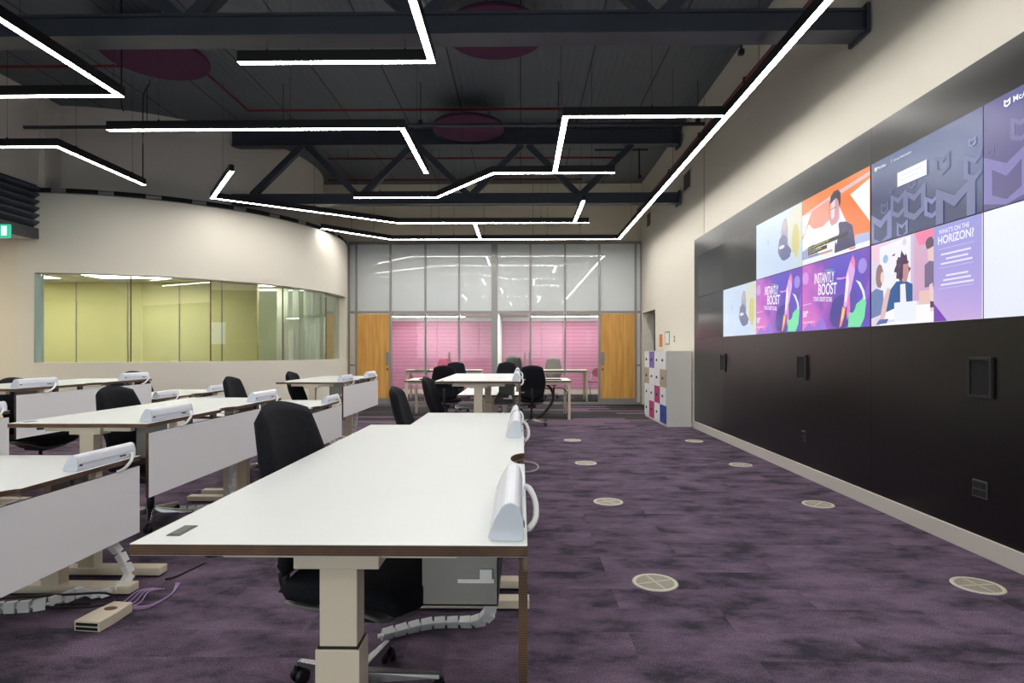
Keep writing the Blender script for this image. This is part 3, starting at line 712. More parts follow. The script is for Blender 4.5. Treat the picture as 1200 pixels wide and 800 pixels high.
# ================================================================ CHAIRS
def pad(fn, nu=16, nv=16, mid=1.0):
    """closed cushion: fn(u, v, side) -> point, u, v in [-1, 1]"""
    bm = new(); g = {}
    for i in range(nu+1):
        for j in range(nv+1):
            edge = i in (0, nu) or j in (0, nv)
            for s in ((0,) if edge else (1, -1)):
                v = bm.verts.new(fn(2*i/nu-1, 2*j/nv-1, s))
                if edge: g[i, j, 1] = g[i, j, -1] = v
                else: g[i, j, s] = v
    for i in range(nu):
        for j in range(nv):
            for s in (1, -1):
                q = [g[i, j, s], g[i+1, j, s], g[i+1, j+1, s], g[i, j+1, s]]
                f = bm.faces.new(q if s > 0 else q[::-1]); f.smooth = True
    return bm
def squircle(u, v, k=.42):
    # square -> rounded square
    return u*math.sqrt(1-k*v*v/2), v*math.sqrt(1-k*u*u/2)
def back_pt(u, v, s):
    uu, vv = squircle(u, v, .45)
    z = .80+.31*vv
    half = .235-.045*max(0, vv)**1.5-.02*max(0, -vv)
    y = uu*half/ .86*.86
    x = -.235-.10*(max(0, z-.5)/.6)**1.6 + .035*math.exp(-((z-.68)/.12)**2) + .05*uu*uu
    th = .034*(max(0, 1-max(abs(u), abs(v))**6))**.5
    return Vector((x+s*th, y, z))
def seat_pt(u, v, s):
    uu, vv = squircle(u, v, .55)
    x = .02+.25*uu; y = .25*vv
    th = .042*(max(0, 1-max(abs(u), abs(v))**6))**.5
    z = .475 - .075*max(0, uu)**3 + .012*vv*vv
    return Vector((x, y, z+s*th))
def shell_pt(u, v, s):
    uu, vv = squircle(u, v, .5)
    th = .012*(max(0, 1-max(abs(u), abs(v))**4))**.5
    return Vector((-.02+.20*uu, .205*vv, .425-.075*max(0, uu)**3+.05*(abs(uu)**4+abs(vv)**4)*.5-.02+s*th))
def office_chair(label, fab='fabric', arms=False):
    t = thing('office_chair', label, 'office chair', (0, 0, 0), 0, 'black task chairs at the desks')
    obj('seat', pad(seat_pt), fab, t); obj('backrest', pad(back_pt), fab, t)
    obj('seat_shell', pad(shell_pt), 'shell', t)
    bm = new(); box(bm, -.12, .10, -.07, .07, .33, .40); obj('tilt_mechanism', bm, 'blackpl', t, .01)
    bm = new(); tube(bm, spline([(-.1, 0, .37), (-.2, 0, .36), (-.285, 0, .42), (-.29, 0, .56), (-.28, 0, .70)], 5), .022, 8); obj('back_support', bm, 'blackpl', t)
    bm = new(); tube(bm, [(.03, .06, .38), (.03, .2, .37), (.03, .27, .36)], .008, 6); obj('lever', bm, 'blackpl', t)
    bm = new(); lathe(bm, [(.028, .10), (.028, .24), (.018, .24), (.018, .34)], n=14); obj('gas_column', bm, 'blackpl', t)
    bm = new(); lathe(bm, [(.045, .075), (.045, .12), (.03, .135)], n=16)
    for k in range(5):
        a = 2*PI*k/5+.3; R = Matrix.Rotation(a, 4, 'Z')
        vs = []
        for x, w_, z0, z1 in ((.03, .03, .085, .125), (.30, .017, .072, .09)):
            for y, z in ((-w_, z0), (w_, z0), (w_*.7, z1), (-w_*.7, z1)): vs.append(bm.verts.new(R @ Vector((x, y, z))))
        for f in ((3, 2, 1, 0), (4, 5, 6, 7), (0, 1, 5, 4), (1, 2, 6, 5), (2, 3, 7, 6), (3, 0, 4, 7)): bm.faces.new([vs[q] for q in f])
    obj('star_base', bm, 'chrome', t, .003)
    for k in range(5):
        a = 2*PI*k/5+.3; c = Vector((.295*math.cos(a), .295*math.sin(a), 0)); bm = new()
        R = Matrix.Translation(c) @ Matrix.Rotation(a+.7*k, 4, 'Z')
        b2 = new()
        for s in (-1, 1): lathe(b2, [(.012, s*.027), (.029, s*.025), (.030, s*.012), (.028, s*.008)], (0, 0, .0305), 16, 'y')
        box(b2, -.015, .02, -.009, .009, .03, .075)
        me = bpy.data.meshes.new('x'); b2.to_mesh(me); b2.free(); bm.from_mesh(me); bpy.data.meshes.remove(me)
        bmesh.ops.transform(bm, matrix=R, verts=bm.verts)
        obj('caster', bm, 'blackpl', t)
    return t
chairs = [(-.60, 2.18, -8, 'black fabric task chair pushed under the foreground desk, its back the largest'),
 (-.64, 4.5, 2, 'black fabric task chair at the second aisle desk, just behind the foreground desk'),
 (-.68, 6.2, -4, 'black fabric task chair at the high raised aisle desk'),
 (-2.80, 4.45, -6, 'black fabric task chair at the raised middle row desk, only its top showing wide'),
 (-2.75, 6.22, 2, 'black fabric task chair standing against the wall view between the window and middle rows'),
 (-2.69, 7.7, 0, 'black fabric task chair tucked at the raised desk by the left oak door'),
 (-4.83, 5.9, -6, 'black fabric task chair at the left edge behind the raised window row desk'),
 (-4.86, 7.77, -12, 'black fabric task chair peeking over the far corner of the raised window row desk'),
 (.19, 10.35, 92, 'black task chair facing the back table, right of the high raised desk'),
 (-1.28, 10.30, 88, 'black task chair facing the back table, left of the high raised desk'),
 (-1.42, 12.65, -92, 'black task chair on the far side of the back table'),
 (-.28, 12.75, -85, 'black task chair seen under the high raised desk between its legs')]
c0 = None
for x, y, r, lb in chairs:
    if c0 is None: c0 = office_chair(lb); c0.location = (x, y, 0); c0.rotation_euler.z = math.radians(r)
    else: dup(c0, (x, y, 0), math.radians(r), lb).scale.z = .93 if y < 9 else .95
# grey chairs inside the glazed room
def regrey(o, m):
    for ch in o.children:
        if ch.name.startswith(('seat', 'backrest')) and not ch.name.startswith('seat_shell'):
            ch.data = ch.data.copy(); ch.data.materials[0] = M[m]
o = dup(c0, (-.18, 15.35, .0), PI/2, 'grey mesh chair inside the right glazed room beside the white wall', 'grey chairs in the pink rooms'); regrey(o, 'greymesh'); o.location.z = 0; o.scale = (1.05, 1.05, 1.06)
o = dup(c0, (.93, 16.55, 0), -PI/2, 'grey chair behind the table in the right glazed room', 'grey chairs in the pink rooms'); regrey(o, 'greymesh')
o = dup(c0, (-2.2, 16.4, 0), -PI/2-.3, 'pinkish chair behind the table in the left glazed room', 'grey chairs in the pink rooms'); regrey(o, 'pinkpad')

# ---------------------------------------------------------------- fixed tables at the back
def table(x0, x1, y0, y1, h, label, top, name='work_table', legw=.045):
    t = thing(name, label, 'table', (x0, y0, 0), 0, None); a, b = x1-x0, y1-y0
    bm = new(); box(bm, 0, a, 0, b, h-.025, h)
    bm.normal_update()
    for f in bm.faces: f.material_index = 0 if f.normal.z > .5 else 1
    obj('tabletop', bm, [top, 'ply' if top != 'white' else 'white'], t, .001)
    for x in (.02, a-.02-legw):
        for y in (.02, b-.02-legw):
            bm = new(); box(bm, x, x+legw, y, y+legw, 0, h-.0255); obj('leg', bm, 'beige', t, .002)
    bm = new(); box(bm, .065, a-.065, .03, .055, h-.08, h-.0255); box(bm, .065, a-.065, b-.055, b-.03, h-.08, h-.0255); box(bm, .03, .055, .07, b-.07, h-.08, h-.0255); box(bm, a-.055, a-.03, .07, b-.07, h-.08, h-.0255)
    obj('apron_frame', bm, 'beige', t)
    return t
table(-.60, .96, 11.15, 12.3, .74, 'white legged work table at the back, the right one', 'tabletop')
table(-2.2, -.63, 11.15, 12.3, .74, 'white legged work table at the back, the left one', 'tabletop')
table(-3.0, -1.0, 15.3, 16.0, .80, 'cream table inside the left pink room', 'tabletop', 'meeting_table')
table(.2, 1.75, 15.3, 16.0, .80, 'cream table inside the right pink room', 'tabletop', 'meeting_table')
def keyboard(x, y, z, label, col='blackpl'):
    t = thing('keyboard', label, 'keyboard', (x, y, z), 0, None)
    bm = new(); box(bm, 0, .42, 0, .15, 0, .018); obj('case', bm, col, t, .004)
    bm = new()
    for r in range(5):
        for c in range(15): box(bm, .014+c*.026, .036+c*.026, .012+r*.026, .034+r*.026, .018, .026, taper=.8)
    obj('key', bm, 'grey', t, kind='stuff')
keyboard(.36, 11.3, .74, 'black keyboard on the right back table by the chair')
keyboard(-1.95, 11.35, .74, 'black keyboard on the left back table')
bl = thing('laptop', 'grey closed laptop on the cream table in the left pink room', 'laptop', (-2.75, 15.4, .80))
bm = new(); box(bm, 0, .38, 0, .26, 0, .016); obj('base', bm, 'tray', bl, .004)
bm = new(); box(bm, 0, .38, 0, .26, .018, .026); obj('lid', bm, 'tray', bl, .003)
bm = new(); tube(bm, spline([(.45, 11.6, .70), (.6, 11.5, .55), (.62, 11.45, .35), (.45, 11.3, .12), (.3, 11.2, .02)], 8), .028, 8)
tag(obj('cable_sleeve', bm, 'cable'), 'thick black cable sleeve drooping under the right back table', 'cable')
bm = new(); tube(bm, spline([(.3, 11.35, .66), (.5, 11.3, .58), (.75, 11.32, .60), (.9, 11.4, .5), (.93, 11.5, .3), (.95, 11.9, .012)], 8), .009, 6)
tag(obj('loose_cable', bm, 'cable'), 'thin black cable looping beside the right leg of the back table', 'cable')
# pink visitor chair
vc = thing('visitor_chair', 'pink visitor chair with a thin chrome frame inside the right pink room', 'chair', (2.05, 16.3, 0), -.4)
bm = new(); lathe(bm, [(.02, .44), (.2, .44), (.215, .455), (.2, .475), (.02, .478)], n=24); obj('seat', bm, 'pinkpad', vc)
bm = new()
for s in (-1, 1): tube(bm, spline([(s*.2, -.2, 0), (s*.19, -.17, .43), (s*.19, .1, .45), (s*.17, .2, .62), (s*.1, .24, .8), (0, .25, .84)], 6), .011, 8); tube(bm, [(s*.2, .22, 0), (s*.18, .1, .44)], .011, 8)
obj('chrome_frame', bm, 'chrome', vc)
bm = new(); prism(bm, [(.17*math.cos(a), .70+.12*math.sin(a)) for a in [2*PI*k/20 for k in range(20)]], .225, .245, 'y'); obj('backrest', bm, 'pinkpad', vc, .004)

# ---------------------------------------------------------------- things on the floor at the left
bx = thing('cable_outlet_box', 'cream outlet box with two black slots on the carpet below the left desk', 'outlet box', (-2.07, 2.72, 0), math.radians(-6))
pts = [(0, 0), (.13, 0), (.13, .1), (.115, .22), (.015, .22), (0, .1)]
bm = new(); prism(bm, pts, .002, .05, 'z'); obj('case', bm, 'beige', bx, .003)
bm = new(); box(bm, .01, .12, -.002, .004, .009, .022); box(bm, .01, .12, -.002, .004, .029, .042); obj('slot', bm, 'dark', bx)
bm = new(); prism(bm, [(.065+.032*math.cos(a), .14+.022*math.sin(a)) for a in [2*PI*k/16 for k in range(16)]], .050, .0508, 'z'); obj('top_opening', bm, 'brown', bx)
bm = new()
for k in range(4): tube(bm, spline([(.02+k*.028, .222, .025), (.03+k*.03, .27, .03), (.05+k*.02, .34, .055), (.06+k*.02, .44, .03)], 5), .0026, 6)
for k in range(3): tube(bm, spline([(.11, .218, .015+.008*k), (.17, .27, .006+.005*k), (.17, .42, .008), (.13+.01*k, .52, .03)], 6), .0026, 6)
obj('data_cable', bm, 'purple', bx)
for pts, lb in (([(-2.9, 3.0, .01), (-2.55, 3.02, .035), (-2.3, 3.0, .055), (-2.14, 3.03, .05), (-2.05, 2.98, .03), (-2.18, 2.93, .02), (-2.5, 2.95, .008), (-2.95, 2.86, .008)], 'black cable arching over the carpet beneath the low left desk'),
                ([(-3.0, 2.78, .008), (-2.7, 2.9, .008), (-2.4, 2.97, .012), (-2.2, 3.0, .01)], 'second black cable lying flat beside the cable chain'),
                ([(-1.93, 3.6, .006), (-1.97, 3.4, .006), (-1.99, 3.3, .02)], 'short black cable end on the carpet past the left desk foot')):
    bm = new(); tube(bm, spline(pts, 8), .006, 6); tag(obj('floor_cable', bm, 'cable'), lb, 'cable')

# ---------------------------------------------------------------- lockers
lk = thing('locker_unit', 'white locker block with taupe, violet, magenta and blue doors by the black wall', 'lockers', (2.48, 10.17, 0))
LW, LH, LD = 1.74, 1.30, .44
bm = new(); box(bm, .015, LD, 0, LW, 0, LH); obj('carcass', bm, 'lockerg', lk)
cols = {(0, 1): 'tan', (1, 0): 'lav', (1, 3): 'mag', (2, 2): 'mag', (3, 1): 'tan', (3, 3): 'blue'}
cw = LW/4
for c in range(4):
    for r in range(4):
        y1 = LW-c*cw-.006; y0 = y1-cw+.012; z1 = LH-.012-r*(LH-.05)/4; z0 = z1-(LH-.05)/4+.008
        m = cols.get((c, r), 'lockerw')
        bm = new(); box(bm, 0, .014, y0, y1, z0, z1)
        d = obj('locker_door', bm, m, lk, .002, label={'tan': 'taupe locker door', 'lav': 'violet locker door', 'mag': 'magenta locker door', 'blue': 'blue locker door'}.get(m))
        bm = new(); lathe(bm, [(.024, 0), (.024, -.012), (.012, -.02)], (0, (y0+y1)/2, (z0+z1)/2), 12, 'x'); obj('lock', bm, 'grey', d)
# notices and switch on the wall above
t = thing('wall_notice', 'orange printed notice on the wall above the lockers', 'notice', (XR+.014, 12.25, 1.35))
bm = new(); box(bm, -.008, 0, 0, .4, 0, .33); obj('frame', bm, 'paper', t)
bm = new(); box(bm, -.0105, -.008, .06, .34, .03, .30); obj('print', bm, 'orange', t)
t = thing('wall_notice', 'white framed notice beside the orange one above the lockers', 'notice', (XR+.014, 11.75, 1.42))
bm = new(); box(bm, -.012, 0, 0, .32, 0, .27); obj('frame', bm, 'frame', t)
bm = new(); box(bm, -.0145, -.012, .03, .29, .03, .24); obj('sheet', bm, 'paper', t)
t = thing('light_switch', 'small pale switch plate to the right of the wall notices', 'switch', (XR+.014, 11.35, 1.47))
bm = new(); box(bm, -.01, 0, 0, .08, 0, .12); obj('plate', bm, 'frame', t, .002)
bm = new(); box(bm, -.014, -.01, .025, .055, .04, .08); obj('rocker', bm, 'paper', t)

# ---------------------------------------------------------------- speakers and sockets on the dark wall
def speaker(y0, label):
    t = thing('wall_speaker', label, 'speaker', (XR, y0, 1.0), 0, 'black speakers set in the dark wall')
    bm = new(); box(bm, -.010, 0, 0, .20, 0, .26); box(bm, -.02, -.010, 0, .02, 0, .26); box(bm, -.02, -.010, .18, .20, 0, .26); box(bm, -.02, -.010, .02, .18, .24, .26); box(bm, -.02, -.010, .02, .18, 0, .02); obj('frame', bm, 'blackpl', t, .002)
    bm = new(); box(bm, -.013, -.010, .022, .178, .022, .238); obj('mesh_front', bm, mat('speaker_mesh', (10, 10, 12), .9), t)
speaker(8.50, 'black wall speaker furthest away, below the left end of the screens')
speaker(6.10, 'black wall speaker in the middle of the dark wall')
speaker(3.71, 'black wall speaker nearest the camera on the dark wall')
def socket(y0, w_, label):
    t = thing('wall_socket', label, 'socket', (XR, y0, .365), 0, None)
    bm = new(); box(bm, -.008, 0, 0, w_, 0, .11); obj('plate', bm, 'grey', t, .002)
    n = 2
    for i in range(n):
        for j in range(2):
            bm = new(); box(bm, -.011, -.008, .008+i*(w_-.008)/2, (i+1)*(w_-.008)/2, .01+j*.05, .05+j*.05); obj('socket_module', bm, 'blackpl', t)
socket(3.76, .12, 'dark double socket plate low on the black wall near the camera')
socket(6.12, .10, 'dark socket plate low on the black wall further away')

# ================================================================ VIDEO WALL
YS = [9.79, 8.60, 7.40, 6.20, 4.99, 3.79, 2.59]; ZB, ZM, ZT = 1.50, 2.176, 2.854
def screen_mtx(c, r):
    o = Matrix(((0, 0, -1, 0), (-1, 0, 0, 0), (0, 1, 0, 0), (0, 0, 0, 1)))
    return Matrix.Translation((XR-.0015, YS[c], ZM if r == 0 else ZB)) @ o
SW, SH = 1.20, .677
def grad(name, stops, vec=(1, 0), noise=0, s=1.0, scale=3):
    """emissive picture: colour ramp along a direction of the screen, broken by noise"""
    m, N, L = nt(name); b = N['Principled BSDF']; b.inputs['Base Color'].default_value = (.02, .02, .02, 1); b.inputs['Roughness'].default_value = .25
    tc = N.new('ShaderNodeTexCoord'); sp = N.new('ShaderNodeSeparateXYZ'); L.new(tc.outputs['Object'], sp.inputs[0])
    a = N.new('ShaderNodeMath'); a.operation = 'MULTIPLY'; a.inputs[1].default_value = vec[0]/SW; L.new(sp.outputs[0], a.inputs[0])
    c = N.new('ShaderNodeMath'); c.operation = 'MULTIPLY_ADD'; c.inputs[1].default_value = vec[1]/SH; L.new(sp.outputs[1], c.inputs[0]); L.new(a.outputs[0], c.inputs[2])
    n = N.new('ShaderNodeTexNoise'); n.inputs['Scale'].default_value = scale; n.inputs['Detail'].default_value = 4; L.new(tc.outputs['Object'], n.inputs['Vector'])
    d = N.new('ShaderNodeMath'); d.operation = 'SUBTRACT'; d.inputs[1].default_value = .5; L.new(n.outputs[0], d.inputs[0])
    e = N.new('ShaderNodeMath'); e.operation = 'MULTIPLY_ADD'; e.inputs[1].default_value = noise; L.new(d.outputs[0], e.inputs[0]); L.new(c.outputs[0], e.inputs[2])
    r = N.new('ShaderNodeValToRGB'); L.new(e.outputs[0], r.inputs[0])
    r.color_ramp.elements[0].position = stops[0][0]; r.color_ramp.elements[0].color = (*lin(stops[0][1]), 1)
    r.color_ramp.elements[1].position = stops[-1][0]; r.color_ramp.elements[1].color = (*lin(stops[-1][1]), 1)
    for p, cc in stops[1:-1]:
        x = r.color_ramp.elements.new(p); x.color = (*lin(cc), 1)
    L.new(r.outputs[0], b.inputs['Emission Color']); b.inputs['Emission Strength'].default_value = s
    return m
ecache = {}
def ec(c, s=1.0):
    k = (c, s)
    if k not in ecache: ecache[k] = emit('screen_colour', c, s)
    return ecache[k]
def screen(c, r, label, base, layers=(), texts=()):
    """layers: (colour, polygon in 0..1 screen coordinates); texts: (string, x, y, height, colour, angle, squash)"""
    t = thing('video_screen', label, 'screen', (0, 0, 0), 0, 'screens of the video wall'); t.matrix_world = screen_mtx(c, r)
    bm = new(); box(bm, .001, SW-.001, .001, SH-.001, 0, .004); obj('bezel', bm, 'black', t)
    bm = new(); box(bm, .004, SW-.004, .004, SH-.004, .0042, .005); obj('display', bm, base, t)
    z = .0054
    if layers:
        mats = []; bm = new()
        for col, poly in layers:
            m = ec(col) if isinstance(col, tuple) else col
            if m not in mats: mats.append(m)
            P = [(min(max(x, .005), .995)*SW, min(max(y, .008), .992)*SH) for x, y in poly]
            vs = [bm.verts.new((x, y, z)) for x, y in P]
            try: f = bm.faces.new(vs)
            except ValueError: continue
            f.material_index = mats.index(m); z += .00012
        me_o = obj('displayed_picture', bm, mats, t)
        # keep every face turned to the room
        for p in me_o.data.polygons:
            if p.normal.z < 0: p.flip()
    for i, (s, x, y, h, col, ang, sq) in enumerate(texts):
        cu = bpy.data.curves.new('caption', 'FONT'); cu.body = s; cu.size = h*1.35*SH; cu.extrude = 0; cu.offset = .0022 if h > .08 else (.0008 if h > .04 else 0); cu.space_line = .9
        ob = bpy.data.objects.new('caption', cu); COL.objects.link(ob)
        dg = bpy.context.evaluated_depsgraph_get(); me = bpy.data.meshes.new_from_object(ob.evaluated_get(dg)); bpy.data.objects.remove(ob)
        me.materials.clear(); me.materials.append(ec(col)); o = bpy.data.objects.new('caption', me); COL.objects.link(o); o.parent = t
        o.location = (x*SW, y*SH, z+.0006); o.rotation_euler = (0, 0, ang); o.scale = (sq, 1, 1)
    return t
def circ(cx, cy, r, n=22, k=SW/SH, a0=0, a1=2*PI): return [(cx+r*math.cos(a0+(a1-a0)*i/n), cy+r*k*math.sin(a0+(a1-a0)*i/n)) for i in range(n)]
def blob(cx, cy, rx, ry, n=18, j=.0, seed=1):
    rr = random.Random(seed); return [(cx+rx*(1+rr.uniform(-j, j))*math.cos(2*PI*i/n), cy+ry*(1+rr.uniform(-j, j))*math.sin(2*PI*i/n)) for i in range(n)]
# switched-off ones
off = mat('off_glass', (22, 23, 32), .2)
screen(0, 0, 'switched-off dark screen at the top left end of the video wall', off)
screen(0, 1, 'switched-off dark screen at the bottom left end of the video wall', off)
screen(1, 0, 'switched-off black screen in the top row, second from the left end', mat('off_glass_black', (14, 15, 16), .25))
pale = grad('pale_blue_picture', [(0, (206, 222, 240)), (.6, (198, 214, 238)), (1, (206, 218, 206))], (.8, .2), .3)
def office_blur(): return [((214, 214, 200), blob(.86, .62, .14, .36, j=.1, seed=2)), ((206, 200, 130), blob(.88, .45, .07, .26, j=.15, seed=3)), ((168, 166, 190), blob(.66, .6, .07, .28, j=.1, seed=4)),
    ((120, 124, 156), blob(.62, .42, .1, .2, j=.12, seed=5)), ((104, 108, 150), blob(.68, .3, .11, .12, j=.12, seed=6)), ((196, 176, 176), blob(.66, .75, .035, .08)), ((190, 206, 224), blob(.30, .60, .03, .06)), ((226, 230, 240), blob(.6, .42, .06, .03))]
screen(1, 1, 'lit pale blue screen at the left of the bottom row showing a blurred office scene', pale, office_blur())
screen(2, 0, 'lit pale blue screen left of the orange newscast in the top row', pale, office_blur())
# boost posters
cosmic = grad('purple_space_picture', [(0, (226, 120, 196)), (.28, (196, 100, 200)), (.5, (122, 72, 182)), (.75, (92, 78, 200)), (1, (112, 74, 186))], (.85, .25), .8)
def boost():
    L = [((214, 150, 226), circ(.06, .8, .055)), ((160, 140, 226), circ(.905, .78, .055)), ((150, 110, 214), [(.0, .0), (.12, .12), (.22, .05), (.34, .22), (.42, .0)]), ((140, 90, 206), [(.88, .3), (.99, .62), (.99, .4), (.93, .2)]),
         ((70, 60, 150), blob(.62, .22, .16, .24, j=.1, seed=9)),
         ((120, 226, 170), [(.72, .02), (.73, .2), (.82, .3), (.90, .36), (.93, .42), (.95, .3), (.93, .12), (.88, .01)]), ((84, 84, 170), blob(.77, .36, .06, .16)), ((226, 240, 232), [(.82, .62), (.88, .58), (.93, .46), (.945, .36), (.925, .34), (.9, .46), (.86, .55)]),
         ((232, 150, 210), [(.56, .68), (.62, .665), (.70, .67), (.70, .69), (.62, .69), (.57, .705)]),
         ((226, 170, 230), [(.66, .3), (.70, .72), (.745, .86), (.79, .95), (.815, .86), (.81, .72), (.765, .52), (.70, .28)]), ((242, 130, 180), [(.745, .86), (.79, .95), (.815, .86), (.81, .76), (.775, .84)]), ((244, 236, 250), [(.675, .36), (.70, .7), (.72, .76), (.735, .6), (.70, .36)]),
         ((230, 120, 200), [(.72, .40), (.745, .48), (.75, .24), (.71, .1), (.70, .2)]),
         ((250, 150, 110), [(.60, .02), (.645, .3), (.69, .28), (.67, .16), (.63, .04)]), ((250, 214, 130), [(.625, .1), (.65, .27), (.675, .27), (.65, .14)]), ((236, 236, 250), [(.02, .395), (.16, .405), (.16, .412), (.02, .402)])]
    return L
btext = [('FREE CREDIT BOOST', .385, .83, .028, (110, 236, 190), -.10, .62), ('INSTANTLY', .215, .69, .155, (248, 246, 252), -.06, .50), ('BOOST', .275, .515, .165, (248, 246, 252), -.06, .70), ('YOUR CREDIT SCORE', .20, .44, .066, (248, 246, 252), -.10, .60),
         ('5:09', .02, .22, .09, (244, 236, 250), 0, .8), ('Monday, November 14', .02, .12, .036, (240, 230, 250), 0, .8)]
screen(2, 1, 'purple rocket advert screen in the bottom row, the left and smaller of the two', cosmic, boost(), btext)
screen(3, 1, 'purple rocket advert screen in the bottom row, right of its twin and under the newscast', cosmic, boost(), btext)
def line_bar(x0, x1, y, c, h=.018): return (c, [(x0, y), (x0, y+h), (x1, y+h), (x1, y)])
# newscast
news = [((244, 128, 60), [(0, .6), (0, 1), (1, 1), (1, .6)]), ((226, 190, 190), [(0, .72), (0, .77), (.45, .86), (1, .93), (1, .88), (.45, .8)]), ((244, 150, 130), [(.1, .55), (.18, .78), (.45, .82), (.44, .5), (.3, .4)]),
        ((250, 244, 248), [(.0, .76), (.16, .75), (.05, .5), (0, .45)]), ((250, 250, 250), [(.74, .75), (1, .84), (1, .3), (.9, .42)]),
        ((240, 120, 50), [(.56, .74), (.72, .8), (.99, .32), (.99, .12), (.84, .1)]), ((238, 238, 246), [(.60, .66), (.83, .08), (.5, .08), (.5, .4)]), ((246, 246, 250), [(.0, .4), (.12, .6), (.2, .5), (.35, .48), (.5, .56), (.55, .1), (.0, .1)]),
        ((160, 166, 206), [(.0, .08), (.0, .22), (.2, .28), (.3, .08)]), ((176, 184, 220), [(.78, .06), (.82, .2), (1, .18), (1, .06)]), ((232, 240, 250), [(0, 0), (0, .09), (1, .075), (1, 0)]),
        ((46, 44, 96), [(.53, .05), (.54, .2), (.56, .34), (.60, .45), (.70, .42), (.78, .34), (.82, .06)]), ((240, 240, 250), [(.50, .38), (.585, .45), (.60, .32), (.56, .16), (.52, .3)]),
        ((206, 150, 158), [(.475, .58), (.47, .68), (.455, .62), (.46, .5), (.49, .44), (.56, .45), (.6, .5), (.6, .7), (.56, .8), (.48, .8)]), ((236, 206, 214), [(.475, .62), (.475, .78), (.54, .78), (.53, .55), (.49, .52)]),
        ((60, 50, 70), [(.46, .74), (.475, .85), (.52, .9), (.58, .9), (.62, .84), (.62, .7), (.6, .66), (.585, .76), (.55, .8)]), ((90, 70, 90), [(.475, .675), (.56, .68), (.56, .67), (.475, .665)]), ((26, 22, 40), [(.11, .20), (.11, .255), (.72, .285), (.72, .23)]), ((26, 22, 40), [(.11, .135), (.11, .19), (.42, .205), (.42, .15)]), ((236, 110, 90), [(.74, .03), (.74, .05), (.82, .05), (.82, .03)])]
news += [line_bar(.12, .50, .10, (120, 116, 150), .014)]
screen(3, 0, 'orange newscast screen with a man in a dark suit and yellow captions', ec((248, 150, 90)), news, [("that he should have let him go much", .12, .215, .032, (236, 226, 90), .05, .92), ('sooner, back when that', .12, .15, .032, (236, 226, 90), .05, .92)])
# shield logo tiles
navy = grad('navy_picture', [(0, (62, 72, 112)), (.35, (58, 66, 104)), (.7, (96, 112, 150)), (1, (84, 92, 138))], (.35, .65), .25)
navy2 = grad('indigo_picture', [(0, (86, 78, 128)), (.5, (84, 80, 138)), (1, (92, 96, 158))], (.35, .65), .25)
def shield(x, y, s, col, th=.2):
    """hollow shield emblem; returns its seven bars as polygons"""
    k = SW/SH
    def P(u, v): return (x+u*s, y+v*s*k)
    o = [(-.5, .5), (0, .25), (.5, .5), (.5, -.32), (0, -.55), (-.5, -.32)]
    i = [(-.5+th, .5-th*1.35), (0, .25-th*1.05), (.5-th, .5-th*1.35), (.5-th, -.32+th*.55), (0, -.55+th*1.0), (-.5+th, -.32+th*.55)]
    return [(col, [P(*o[a]), P(*o[(a+1) % 6]), P(*i[(a+1) % 6]), P(*i[a])]) for a in range(6)]
lg = (122, 130, 176)
def bigs(lst, col): 
    L = []
    for i, (x, y, s) in enumerate(lst): L += shield(x, y, s, tuple(int(v*(1-.12*(i % 3))) for v in col))
    return L
white = (246, 248, 255)
sh4 = bigs([(.11, .16, .24), (.30, .38, .16), (.155, .40, .08), (.34, .08, .11), (.46, .33, .2), (.44, .56, .07), (.62, .23, .14), (.80, .12, .30), (.70, .62, .12), (.93, .70, .05), (.95, .47, .16), (.23, .56, .03)], lg)
sh4 += [(white, [(.30, .575), (.30, .735), (.575, .735), (.575, .575)]), ((200, 206, 220), [(.33, .68), (.33, .69), (.54, .69), (.54, .68)]), ((200, 206, 220), [(.33, .63), (.33, .64), (.5, .64), (.5, .63)])]
sh4 += shield(.07, .905, .028, white, .24)+[(white, [(.24, .88), (.24, .935), (.2425, .935), (.2425, .88)])]
screen(4, 0, 'navy screen with outlined shield emblems and a white box in its middle', navy, sh4, [('McAfee', .092, .885, .038, white, 0, 1.0), ('Group Description', .262, .888, .030, (226, 230, 245), 0, 1.0)])
sh5 = bigs([(.15, .24, .30), (.24, .64, .13), (.05, .53, .05), (.44, .50, .2), (.36, .80, .06), (.55, .2, .2), (.72, .4, .16), (.9, .2, .28)], (124, 118, 178))
sh5 += shield(.16, .955-.05, .04, white, .24)
screen(5, 0, 'indigo screen with shield emblems at the right edge of the picture, top row', navy2, sh5, [('McAfee', .195, .88, .055, white, 0, 1.05)])
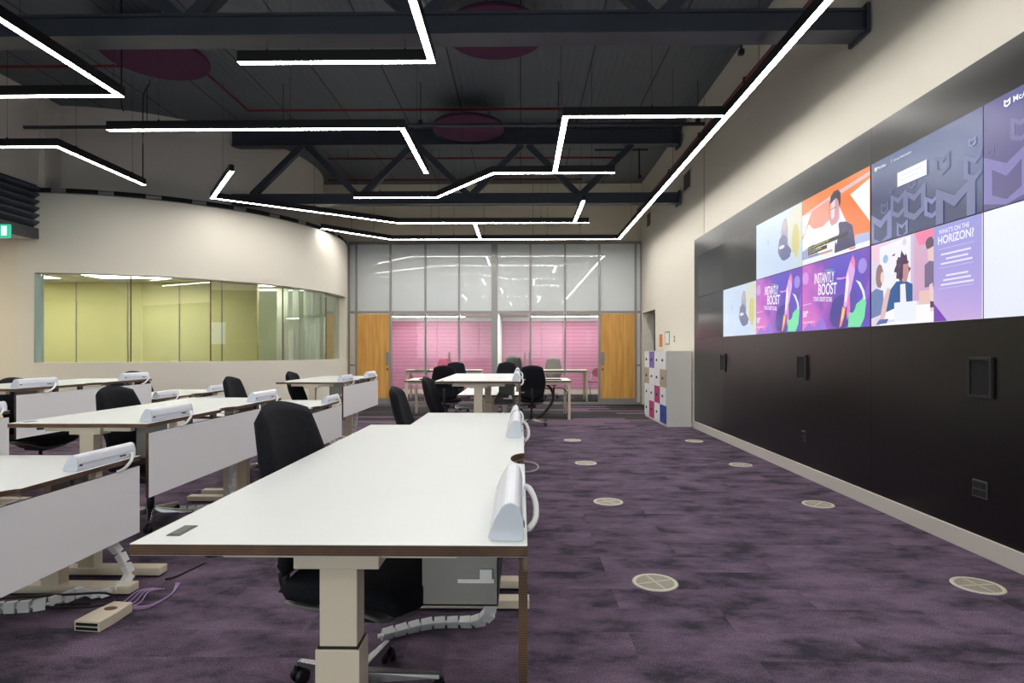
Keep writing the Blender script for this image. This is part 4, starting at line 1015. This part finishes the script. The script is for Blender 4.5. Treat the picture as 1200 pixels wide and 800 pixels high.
# women at a table
lil = grad('lilac_panel', [(0, (206, 176, 226)), (.4, (176, 160, 226)), (1, (150, 152, 220))], (.1, .9), .3)
wom = [((222, 212, 232), [(0, 0), (0, 1), (.63, 1), (.63, 0)]), ((240, 200, 220), blob(.1, .9, .1, .14)), ((240, 238, 246), [(.1, .1), (.1, .95), (.42, .98), (.42, .1)]), ((206, 190, 220), [(.42, .2), (.42, 1), (.45, 1), (.45, .2)]), ((214, 170, 200), [(.45, .25), (.45, 1), (.63, 1), (.63, .25)]), ((240, 130, 170), [(.46, 1), (.50, .84), (.63, .86), (.63, 1)]),
       ((150, 190, 226), blob(.165, .79, .028, .05)), ((214, 216, 226), blob(.36, .93, .02, .04)), ((60, 60, 80), [(.23, .81), (.27, .83), (.26, .8)]),
       ((232, 196, 190), [(.5, .15), (.5, .35), (.63, .35), (.63, .15)]), ((250, 248, 252), [(.1, .0), (.18, .22), (.63, .2), (.63, 0)]),
       ((150, 120, 120), blob(.10, .60, .045, .14, j=.08, seed=12)), ((232, 206, 206), blob(.13, .58, .02, .07)), ((110, 130, 180), [(0, .1), (0, .42), (.06, .46), (.14, .42), (.15, .15)]), ((226, 190, 190), [(.09, .0), (.14, .3), (.19, .45), (.22, .42), (.16, .1)]),
       ((40, 90, 150), [(.17, .16), (.22, .42), (.28, .5), (.36, .5), (.44, .44), (.44, .24), (.28, .2)]), ((240, 236, 240), [(.32, .24), (.32, .46), (.37, .46), (.38, .24)]), ((74, 44, 84), blob(.34, .66, .07, .15, 26, .25, 31)), ((196, 140, 140), [(.345, .48), (.35, .68), (.40, .68), (.405, .58), (.385, .48)]),
       ((120, 104, 140), [(.55, .38), (.55, .62), (.6, .66), (.63, .64), (.63, .38)]), ((90, 76, 96), blob(.595, .84, .035, .07, 18, .1, 4)), ((232, 196, 196), [(.58, .66), (.575, .78), (.63, .8), (.63, .64)]), ((236, 206, 206), [(.6, .12), (.59, .4), (.62, .42), (.63, .12)]),
       ((236, 240, 248), [(.26, .04), (.26, .26), (.48, .25), (.47, .03)]), ((222, 224, 236), [(.26, .04), (.10, .03), (.12, .06), (.26, .07)]), ((90, 110, 170), [(.06, .02), (.1, .08), (.2, .08), (.18, .03)]), ((90, 60, 90), [(.6, .16), (.6, .23), (.63, .22), (.63, .16)]),
       (lil, [(.63, 0), (.63, 1), (1, 1), (1, 0)]), ((120, 70, 180), [(.63, .0), (.63, .2), (.7, .08), (.74, 0)]), ((210, 204, 244), [(.67, .745), (.67, .75), (.94, .75), (.94, .745)]), ((210, 204, 244), [(.67, .55), (.67, .555), (.94, .555), (.94, .55)]), ((210, 204, 244), [(.67, .34), (.67, .345), (.94, .345), (.94, .34)])]
wom += [line_bar(a, b, y, (232, 228, 250)) for a, b, y in ((.69, .92, .68), (.73, .90, .63), (.69, .93, .585), (.73, .90, .46), (.71, .92, .415), (.69, .94, .37))]
screen(4, 1, 'screen showing three women at a white table beside a lilac text panel', ec((232, 226, 240)), wom, [("WHAT'S ON THE", .675, .90, .05, (236, 232, 250), 0, .80), ('HORIZON?', .665, .80, .085, (236, 232, 250), 0, .86)])
screen(5, 1, 'blank bright white screen at the right edge of the picture, bottom row', grad('white_picture', [(0, (232, 236, 252)), (1, (240, 244, 255))], (.5, .5), .2, 1.0))
